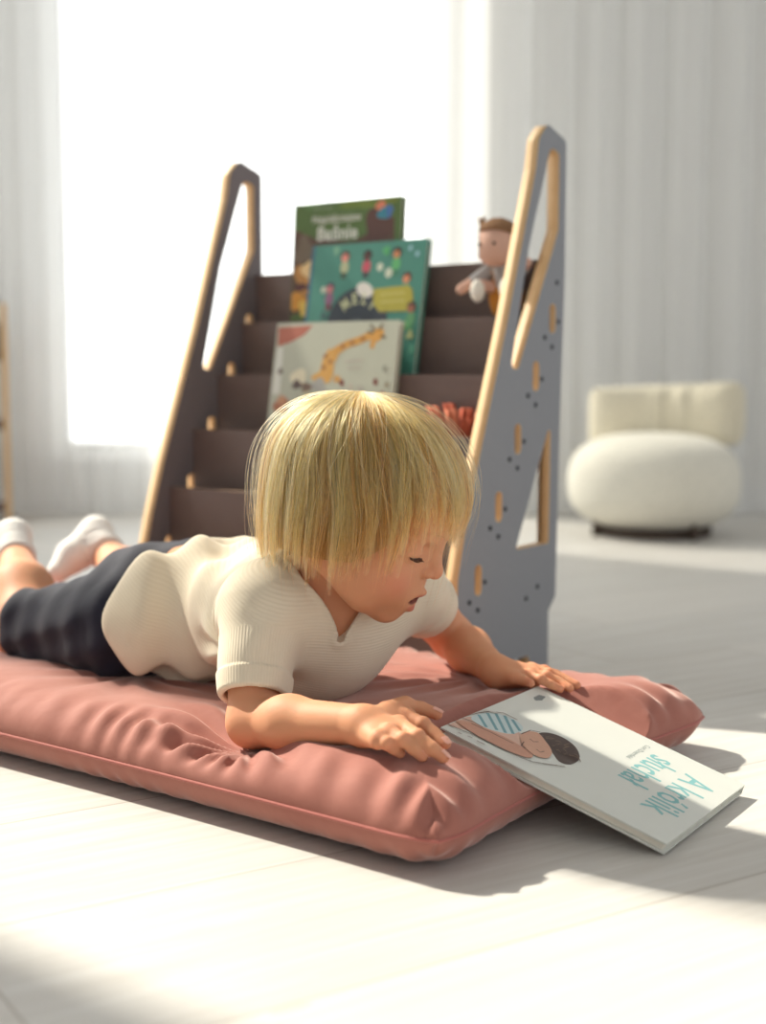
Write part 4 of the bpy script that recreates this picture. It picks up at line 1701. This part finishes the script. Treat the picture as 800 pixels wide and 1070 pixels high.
def child():
    base = np.array([-0.20, 1.62, 0.07])
    e = empty('child', tuple(base))
    tag(e, 'small blond child in cream t-shirt and navy trousers lying on the cushion above a book', 'person')
    Ms = skin_mat()
    lo = np.array([-0.66, 1.14, 0.035])
    hi = np.array([0.22, 2.22, 0.42])
    V, Q = surf(body_sdf, lo, hi, 0.002, relax=1)
    body = np_mesh('body', V, Q, Ms, e, world=True)
    # natural skin colouring: cheeks, lips, knuckles
    q = (V - HC) @ HM.T / HS
    inh = np.linalg.norm(q - np.array([20, 0, -30]), axis=1) < 130
    ar = np.abs(q[:, 1])
    g = lambda c, s: np.exp(-(((q[:, 0] - c[0]) / s[0]) ** 2 + ((ar - c[1]) / s[1]) ** 2 + ((q[:, 2] - c[2]) / s[2]) ** 2))
    blush = inh * np.clip(g((58, 40, -54), (22, 20, 16)) * 0.8 + g((88, 0, -38), (9, 9, 8)) * 0.45, 0, 1)
    q2 = q.copy()
    q2[:, 1] = ar
    up_l = cap(q2, (76, 3, -65.0), (59, 20, -70), 0)
    lo_l = cap(q2, (68.5, 0, -81), (57.5, 19, -75), 0)
    lips = inh * np.clip(np.maximum(1 - np.clip((up_l - 2.4) / 2.0, 0, 1), 1 - np.clip((lo_l - 4.3) / 2.0, 0, 1)), 0, 1)
    lips *= (q[:, 0] > 58)
    dark = inh * (1 - np.clip((cap(q2, (78, 0, -71.8), (56, 22, -72), 0) - 4.6) / 1.3, 0, 1)) * 0.9
    kn = np.zeros(len(V))
    for pts, r in NF + FFI + [NTH, FTH]:
        for p, s in ((pts[1], .006), (pts[0], .007), (pts[3], .007)):
            kn = np.maximum(kn, np.exp(-(np.linalg.norm(V - p, axis=1) / s) ** 2))
    for c in (ELR, ELL_, KNR, KNL):
        kn = np.maximum(kn, 0.5 * np.exp(-(np.linalg.norm(V - c, axis=1) / 0.03) ** 2))
    at = body.data.color_attributes.new('tint', 'FLOAT_COLOR', 'POINT')
    C = np.zeros((len(V), 4), np.float32)
    C[:, 0] = np.clip(blush + kn * 0.7, 0, 1)
    C[:, 1] = lips
    C[:, 2] = dark
    C[:, 3] = 1
    at.data.foreach_set('color', C.ravel())

    # eyes
    Mw = mat('eye white', lin(232, 226, 220), 0.25)
    Mi = mat('blue grey iris', lin(88, 96, 104), 0.2)
    Ml = mat('brown lashes', lin(92, 62, 46), 0.7)
    for sg in (1, -1):
        V2, Fc = [], []
        c = hp(55.5, 32 * sg, -20)
        gaze = unit(HF * 0.80 - HU * 0.60)
        u1 = unit(np.cross(gaze, HU))
        u2 = np.cross(u1, gaze)
        n1, n2 = 20, 14
        for i in range(n2 + 1):
            a = math.pi * i / n2
            for j in range(n1):
                b = 2 * math.pi * j / n1
                V2.append(c + 0.0125 * (gaze * math.cos(a) + math.sin(a) * (u1 * math.cos(b) + u2 * math.sin(b))))
        mi = []
        for i in range(n2):
            for j in range(n1):
                Fc.append((i * n1 + j, i * n1 + (j + 1) % n1, (i + 1) * n1 + (j + 1) % n1, (i + 1) * n1 + j))
                mi.append(1 if i < 3 else 0)
        mesh_ob('eye', V2, Fc, [Mw, Mi], e, world=True, smooth=True, mi=mi)
        # lashes: a thin crescent along the lowered upper lid
        P = []
        for t in np.linspace(0, 1, 12):
            f, r, u = 70 - 6 * t ** 1.5, 21 + 24 * t, -25.0 - 1.2 * math.sin(math.pi * t) + 0.5 * t
            P.append((f, r * sg, u))
        P = np.array(P)
        # seat on the skin
        W3 = np.array([hp(*p) for p in P])
        for _ in range(3):
            d0 = body_sdf(W3)
            G = np.stack([body_sdf(W3 + np.eye(3)[i] * 5e-4) - d0 for i in range(3)], 1) / 5e-4
            W3 = W3 - G * (d0 - 0.0003)[:, None]
        Vv, Ff = tube_arrays(W3, np.array([.0003, .0005, .0006, .0007, .0008, .0008, .0008, .0008, .0007, .0006, .0005, .0003]), 6)
        r2 = np.random.default_rng(3)
        Vl, Fl = list(map(tuple, Vv)), list(Ff)
        for k in range(26):
            t = 0.05 + 0.93 * k / 25
            p = W3[int(t * 11)] * (1 - (t * 11) % 1) + W3[min(11, int(t * 11) + 1)] * ((t * 11) % 1)
            dr = unit(HF * 0.75 + HR * sg * (0.15 + 0.7 * t) - HU * 0.45)
            pts = np.array([p, p + dr * 0.0032, p + dr * 0.0055 + HU * 0.0012])
            a, b = tube_arrays(pts, [0.00032, 0.00024, 0.00008], 4)
            o0 = len(Vl)
            Vl += list(map(tuple, a))
            Fl += [tuple(o0 + i for i in f) for f in b]
        mesh_ob('eyelashes', Vl, Fl, Ml, e, world=True, smooth=True)
        Pb = []
        for t in np.linspace(0, 1, 10):
            Pb.append(hp(74 - 12 * t ** 1.6, (12 + 30 * t) * sg, 1 + 4 * math.sin(math.pi * t * 0.8) - 2 * t))
        Pb = np.array(Pb)
        for _ in range(3):
            d0 = body_sdf(Pb)
            G = np.stack([body_sdf(Pb + np.eye(3)[i] * 5e-4) - d0 for i in range(3)], 1) / 5e-4
            Pb = Pb - G * (d0 - 0.0002)[:, None]
        mesh_ob('eyebrow', *tube_arrays(Pb, np.interp(np.linspace(0, 1, 10), [0, .3, 1], [.0006, .0008, .0002]), 6), mat('fair eyebrow', lin(196, 146, 104), 0.8), e, world=True, smooth=True)

    # finger nails
    Mn = mat('finger nail', lin(228, 170, 150), 0.3, noise=0.03)
    for pts, r in NF + [NTH]:
        d = unit(pts[3] - pts[2])
        upv = np.array([0, 0, 1.0])
        upv = unit(upv - d * upv.dot(d))
        sdv = np.cross(d, upv)
        c = pts[3] + d * (r * 0.12) + upv * (r * 0.60)
        V2, Fc = [], []
        for i in range(7):
            for j in range(7):
                a, b = -1 + i / 3.0, -1 + j / 3.0
                w = 0.62 * math.sqrt(max(0.05, 1 - 0.55 * a * a)) if a > 0 else 0.62
                V2.append(c + d * a * r * 0.72 + sdv * b * r * w + upv * (r * 0.20 * (1 - (b * 0.9) ** 2) - 0.10 * r * a - 0.03 * r * a * a))
        for i in range(6):
            for j in range(6):
                Fc.append((i * 7 + j, i * 7 + j + 1, (i + 1) * 7 + j + 1, (i + 1) * 7 + j))
        mesh_ob('fingernail', V2, Fc, Mn, e, world=True, smooth=True)

    # ---------------- t-shirt
    slR = SHR + (ELR - SHR) * 0.78
    axR = unit(ELR - SHR)
    slL = SHL + (ELL_ - SHL) * 0.42
    axL = unit(ELL_ - SHL)
    neck_top, neck_v = hp(-34, 0, -46), np.array([-0.045, 1.398, 0.152])

    def folds(P):
        t = (P - CHE) @ AX          # along the spine, hips negative
        s = (P - CHE) @ LT
        n = (P - CHE) @ NM
        m = np.exp(-((t + 0.165) / 0.075) ** 2)
        w = np.sin((t * 0.75 - s * 0.5 + n * 0.25) * 2 * np.pi / 0.047 + 2.2 * vnoise(P, 14, 2)) * m * 0.0085
        w = w + 0.0060 * np.sin((t * 0.55 + s * 0.85) * 2 * np.pi / 0.062 + 1.7 * vnoise(P, 11, 8)) * np.exp(-((t + 0.14) / 0.09) ** 2)
        # pull lines from the armpit
        ap = SHR + np.array([-0.025, 0.03, -0.045])
        r = np.linalg.norm(P - ap, axis=1)
        th = np.arctan2((P - ap) @ NM, (P - ap) @ AX)
        w = w + 0.0045 * np.cos(9 * th + 1.0) * np.exp(-((r - 0.045) / 0.03) ** 2)
        w = w + 0.0012 * vnoise(P, 70, 4)
        return w

    def shirt_sdf(P):
        d = torso_sdf(P, 0.011)
        # loose flare towards the hem, wider on the near side
        t = (P - PEL) @ AX
        d = smin(d, ell(P, PEL + AX * 0.055 - LT * 0.012 - NM * 0.004, (0.085, 0.118, 0.080), TM), 0.03)
        d = d - folds(P)
        # sleeves
        a = cap(P, SHR + (SHR - ELR) * 0.05, ELR, 0.043, 0.033)
        a = a - 0.0011 * np.sin(((P - SHR) @ axR * 0.6 + (P - SHR) @ LT * 0.7) * 2 * np.pi / 0.030 + 3 * vnoise(P, 24, 6)) * (0.5 + 0.5 * vnoise(P, 22, 41)) - 0.0007 * vnoise(P, 90, 7)
        tR = (P - slR) @ axR
        cuff = np.abs(tR + 0.011) - 0.010
        a = a - 0.0016 * (1 - np.clip(cuff / 0.0015, 0, 1))
        a = smax(a, tR, 0.003)
        b = cap(P, SHL, ELL_, 0.0395, 0.033)
        tL = (P - slL) @ axL
        cu2 = np.abs(tL + 0.011) - 0.010
        b = b - 0.0016 * (1 - np.clip(cu2 / 0.0015, 0, 1)) - 0.001 * np.sin(tL * 2 * np.pi / 0.02)
        b = smax(b, tL, 0.003)
        d = smin(d, a, 0.014)
        d = smin(d, b, 0.014)
        # hem: slants from the small of the back forwards under the belly
        zz = P[:, 2]
        hem = np.interp(zz, [0.06, 0.085, 0.135, 0.18, 0.24], [0.085, 0.060, 0.006, 0.026, 0.066])
        d = smax(d, (hem - t) * 0.7, 0.006)
        # neck opening with a shallow V, with a raised collar band
        nk = smin(cap(P, neck_top, NEC + np.array([0, 0, 0.012]), 0.050, 0.050), cap(P, np.array([-0.050, 1.418, 0.205]), neck_v, 0.046, 0.0058), 0.008)
        band = 0.0016 * np.exp(-((nk - 0.004) / 0.0035) ** 2)
        d = d - band
        d = smax(d, -nk, 0.002)
        # hollow sleeve ends so the arm sits inside a cuff
        d = smax(d, -np.maximum(cap(P, SHR, ELR, 0.0365, 0.028), -tR - 0.014), 0.001)
        d = smax(d, -np.maximum(cap(P, SHL, ELL_, 0.0345, 0.0275), -tL - 0.014), 0.001)
        return d
    Mk = knit_mat('cream rib jersey', 0)
    V, Q = surf(shirt_sdf, np.array([-0.40, 1.26, 0.04]), np.array([0.14, 1.82, 0.30]), 0.002, relax=1)
    sh = np_mesh('t_shirt', V, Q, Mk, e, world=True)
    at = sh.data.color_attributes.new('rib', 'FLOAT_COLOR', 'POINT')
    # rib coordinate: rings on the body, lengthwise lines on the sleeves
    tb = (V[:, 2] * 0.9 + ((V - CHE) @ AX) * 0.5) / 0.0034
    dn = np.minimum(cap(V, SHR + (ELR - SHR) * 0.25, ELR, 0.043, 0.033), 9)
    dl = np.minimum(cap(V, SHL + (ELL_ - SHL) * 0.25, ELL_, 0.043, 0.033), 9)
    side1 = unit(np.cross(axR, [0, 0, 1.0]) if abs(axR[2]) < 0.9 else np.cross(axR, [1.0, 0, 0]))
    s2 = np.cross(axR, side1)
    an = np.arctan2((V - SHR) @ side1, (V - SHR) @ s2) * 0.036 / 0.0030
    rr = np.where((dn < 0.004) & (((V - SHR) @ axR) > 0.03), an, tb)
    C = np.zeros((len(V), 4), np.float32)
    C[:, 0] = rr
    C[:, 3] = 1
    at.data.foreach_set('color', C.ravel())

    # ---------------- trousers
    hemR = KNR + (HIPR - KNR) * 0.08
    hemL = KNL + (HIPL - KNL) * 0.06
    dR, dL = unit(HIPR - KNR), unit(HIPL - KNL)

    def pants_sdf(P):
        g = 0.006
        d = ell(P, PEL, (0.096 + g, 0.094 + g, 0.070 + g), TM)
        for s in (1, -1):
            d = smin(d, ell(P, PEL + LT * 0.040 * s + NM * 0.012 - AX * 0.02, (0.062 + g, 0.053 + g, 0.060 + g), TM), 0.03)
        r = cap(P, HIPR, KNR, 0.062, 0.050) - 0.0038 * np.sin(((P - KNR) @ dR * 0.30 + 0.8 * (P - KNR) @ LT - 0.9 * P[:, 2]) * 2 * np.pi / 0.046 + 3.0 * vnoise(P, 13, 12)) * (0.6 + 0.4 * vnoise(P, 20, 31))
        r = r - 0.0015 * vnoise(P, 55, 14)
        r = smax(r, -((P - hemR) @ dR), 0.003)
        r = smax(r, -np.maximum(cap(P, KNR - dR * 0.05, HIPR, 0.0455, 0.052), (P - hemR) @ dR - 0.02), 0.001)
        l = cap(P, HIPL, KNL, 0.062, 0.050) - 0.003 * np.sin(((P - KNL) @ dL - 0.5 * (P - KNL) @ LT) * 2 * np.pi / 0.045 + 2.4 * vnoise(P, 16, 13))
        l = smax(l, -((P - hemL) @ dL), 0.003)
        d = smin(smin(d, r, 0.022), l, 0.022)
        d = d - 0.0012 * np.sin(((P - PEL) @ AX + 0.5 * (P - PEL) @ LT) * 2 * np.pi / 0.05 + 2 * vnoise(P, 18, 15))
        return d
    V, Q = surf(pants_sdf, np.array([-0.56, 1.50, 0.03]), np.array([-0.08, 2.02, 0.26]), 0.0022, relax=1)
    np_mesh('trousers', V, Q, denim_mat(), e, world=True)

    # ---------------- socks
    Msk = mat('white cotton sock', lin(234, 230, 224), 0.95, sheen=0.15, noise=0.05, scale=300, bump=0.35)
    for kn, an, heel, toe in ((KNR, ANR, HEELR, TOER), (KNL, ANL, HEELL, TOEL)):
        ax = unit(an - kn)

        def sock_sdf(P):
            fb = heel + (toe - heel) * 0.62
            f0 = smax(cap(P, an - ax * 0.02, heel, 0.0255, 0.0235), -((P - an) @ ax + 0.012), 0.003)
            f = smin(f0, cap(P, heel, fb, 0.0225, 0.0245), 0.012)
            f = smin(f, cap(P, fb, toe, 0.0245, 0.0165), 0.01)
            t = (P - an) @ ax
            near = np.linalg.norm(P - an, axis=1)
            f = f - 0.0016 * np.sin(t * 2 * np.pi / 0.011 + vnoise(P, 40, 3)) * np.exp(-(near / 0.035) ** 2)
            f = f - 0.0018 * (1 - np.clip((np.abs(t + 0.004) - 0.006) / 0.002, 0, 1)) * (near < 0.04)
            return f
        a = np.minimum(np.minimum(an, heel), toe) - 0.045
        b = np.maximum(np.maximum(an, heel), toe) + 0.045
        V, Q = surf(sock_sdf, a, b, 0.0022, relax=1)
        np_mesh('sock', V, Q, Msk, e, world=True)

    # ---------------- hair
    hair(e)
    return e


def hair(e):
    r = np.random.default_rng(21)
    EC = np.array([-18.0, 0.0, 20.0])
    ER = np.array([105.0, 86.0, 85.0])
    tilt = R(20)
    ct, st_ = math.cos(tilt), math.sin(tilt)

    def endu(phi):
        """how far down (head frame, mm) hair reaches at this side: fringe, sides, nape"""
        a = abs((phi + math.pi) % (2 * math.pi) - math.pi)
        return np.interp(a, [0, R(28), R(48), R(62), R(80), R(110), R(180)], [-6, -8, -18, -46, -68, -82, -98])

    g_loc = HM @ np.array([0, 0, -1.0])       # gravity in the head frame

    def path(phi, lay, n=22, extra=0.0, sweep=0.0, wav=0.0, ph=0.0, t0=0.02):
        """one strand from the whorl outwards; lay scales the distance from the skull"""
        pts = []
        rad = ER * lay
        eu = endu(phi) + extra
        th = np.linspace(t0, R(112), 60)
        c, s = np.cos(th), np.sin(th)
        ph_ = phi + sweep * np.clip(th / R(90), 0, 1.3)
        x, y, z = s * np.cos(ph_), s * np.sin(ph_), c
        x2 = x * ct - z * st_
        z2 = x * st_ + z * ct
        Pm = EC + np.stack([x2 * rad[0], y * rad[1], z2 * rad[2]], 1)
        # below the widest level hair hangs instead of following the skull
        out = []
        last = None
        d = None
        step = None
        for i in range(60):
            p = Pm[i]
            if i > 1:
                tan = Pm[i] - Pm[i - 1]
                tan = tan / np.linalg.norm(tan)
                inward = tan @ np.array([p[0] - EC[0], p[1] - EC[1], 0]) < 0
                if inward and p[2] < 25:
                    last = p
                    d = tan
                    break
            out.append(p)
            last = p
            d = tan if i > 1 else None
            if p[2] < eu:
                break
        p = last.copy()
        k = 0
        while p[2] > eu and k < 80:
            hang = 0.55 * g_loc + 0.45 * np.array([0, 0, -1.0])
            rad_in = -np.array([p[0] - EC[0], p[1], 0.0])
            rad_in /= np.linalg.norm(rad_in) + 1e-9
            a = np.clip((20 - p[2]) / 95.0, 0, 1)
            tgt = hang + rad_in * (0.02 + 0.30 * a * a)
            d = d * 0.86 + 0.14 * tgt / np.linalg.norm(tgt)
            d /= np.linalg.norm(d)
            p = p + d * 2.5
            out.append(p.copy())
            k += 1
        out = np.array(out)
        L = np.concatenate([[0], np.cumsum(np.linalg.norm(np.diff(out, axis=0), axis=1))])
        s_ = np.linspace(0, L[-1], n)
        out = np.stack([np.interp(s_, L, out[:, i]) for i in range(3)], 1)
        if wav:
            tt = np.linspace(0, 1, n)
            side = np.array([-math.sin(phi), math.cos(phi), 0])
            out = out + side * (wav * np.sin(tt * 5.0 + ph) * tt)[:, None]
        return out

    NSEG = 20
    ST, SR, SC_ = [], [], []

    def emit(Pm, rad, tone, deep):
        n = len(Pm)
        ST.append(HC + HS * (Pm @ HM))
        SR.append(rad * np.interp(np.linspace(0, 1, n), [0, .1, .7, 1], [.7, 1, .9, .2]))
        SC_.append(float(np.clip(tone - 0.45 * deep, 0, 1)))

    NL = 470
    for k in range(NL):
        phi = 2 * math.pi * ((k * 0.6180339887) % 1.0)
        lay = r.choice([0.93, 0.96, 0.99, 1.02, 1.045])
        ex = r.normal(0, 8) + (1.02 - lay) * 60
        sweep = r.normal(0.06 * math.sin(phi), 0.13)
        wav = r.normal(0, 5)
        g = path(phi, lay, NSEG, ex, sweep, wav, r.uniform(0, 6.28))
        tone = np.clip(r.normal(0.55, 0.30), 0, 1)
        deep = np.clip(r.normal(0.2, 0.25) + (1.0 - lay) * 4, 0, 1)  # inner layers darker: hair self-shading put into strand colour, varied at random
        ns = 26
        side = np.array([-math.sin(phi), math.cos(phi), 0])
        tt = np.linspace(0, 1, NSEG)
        width = 9.5 * np.interp(tt, [0, .2, .6, 1], [.35, .9, 0.75, .10])
        for m in range(ns):
            o1, o2 = r.uniform(-1, 1), r.uniform(-1, 1)
            cut = int(NSEG * r.uniform(0.86, 1.0))
            outv = g - EC
            outv = outv / (np.linalg.norm(outv, axis=1)[:, None] + 1e-9)
            sd = np.cross(outv, np.gradient(g, axis=0))
            sd /= np.linalg.norm(sd, axis=1)[:, None] + 1e-9
            p = g + sd * (o1 * width)[:, None] + outv * (o2 * 1.8 * (0.4 + tt))[:, None] + sd * (r.normal(0, 0.9) * np.sin(tt * 7 + r.uniform(0, 6)) * tt)[:, None]
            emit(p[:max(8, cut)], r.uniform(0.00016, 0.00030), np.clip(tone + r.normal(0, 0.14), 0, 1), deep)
    # stray hairs
    for k in range(170):
        phi = r.uniform(0, 2 * math.pi)
        p = path(phi, 1.03, NSEG, r.uniform(-12, 14), r.normal(0, 0.35), r.uniform(-9, 9), r.uniform(0, 6))
        tt = np.linspace(0, 1, NSEG)
        outv = p - EC
        outv /= np.linalg.norm(outv, axis=1)[:, None]
        p = p + outv * (r.uniform(3, 17) * np.sin(tt * math.pi * r.uniform(0.5, 1.1)))[:, None]
        emit(p, r.uniform(0.00012, 0.0002), r.uniform(0.5, 1), 0)
    # dense under-layer
    nphi, nn = 150, 24
    G = np.array([path(2 * math.pi * i / nphi, 0.915, nn, 24.0) for i in range(nphi)])
    W3 = HC + HS * (G.reshape(-1, 3) @ HM)
    i, j = np.meshgrid(np.arange(nphi), np.arange(nn - 1), indexing='ij')
    i2 = (i + 1) % nphi
    q = np.stack([i * nn + j, i * nn + j + 1, i2 * nn + j + 1, i2 * nn + j], -1).reshape(-1, 4)
    o = np_mesh('hair', W3, q, hair_mat(False), e, world=True)
    cv = bpy.data.hair_curves.new('hair_strands')
    cv.add_curves([len(p) for p in ST])
    cv.points.foreach_set('position', np.concatenate(ST).astype(np.float32).ravel())
    if 'radius' not in cv.attributes:
        cv.attributes.new('radius', 'FLOAT', 'POINT')
    cv.attributes['radius'].data.foreach_set('value', np.concatenate(SR).astype(np.float32))
    a = cv.attributes.new('strand', 'FLOAT', 'CURVE')
    a.data.foreach_set('value', np.array(SC_, np.float32))
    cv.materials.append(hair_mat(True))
    so = bpy.data.objects.new('hair_strands', cv)
    COL.objects.link(so)
    so.parent = o
    m = Matrix.LocRotScale(e.location, e.rotation_euler, e.scale)
    so.matrix_parent_inverse = Matrix.Identity(4)
    return o


child()
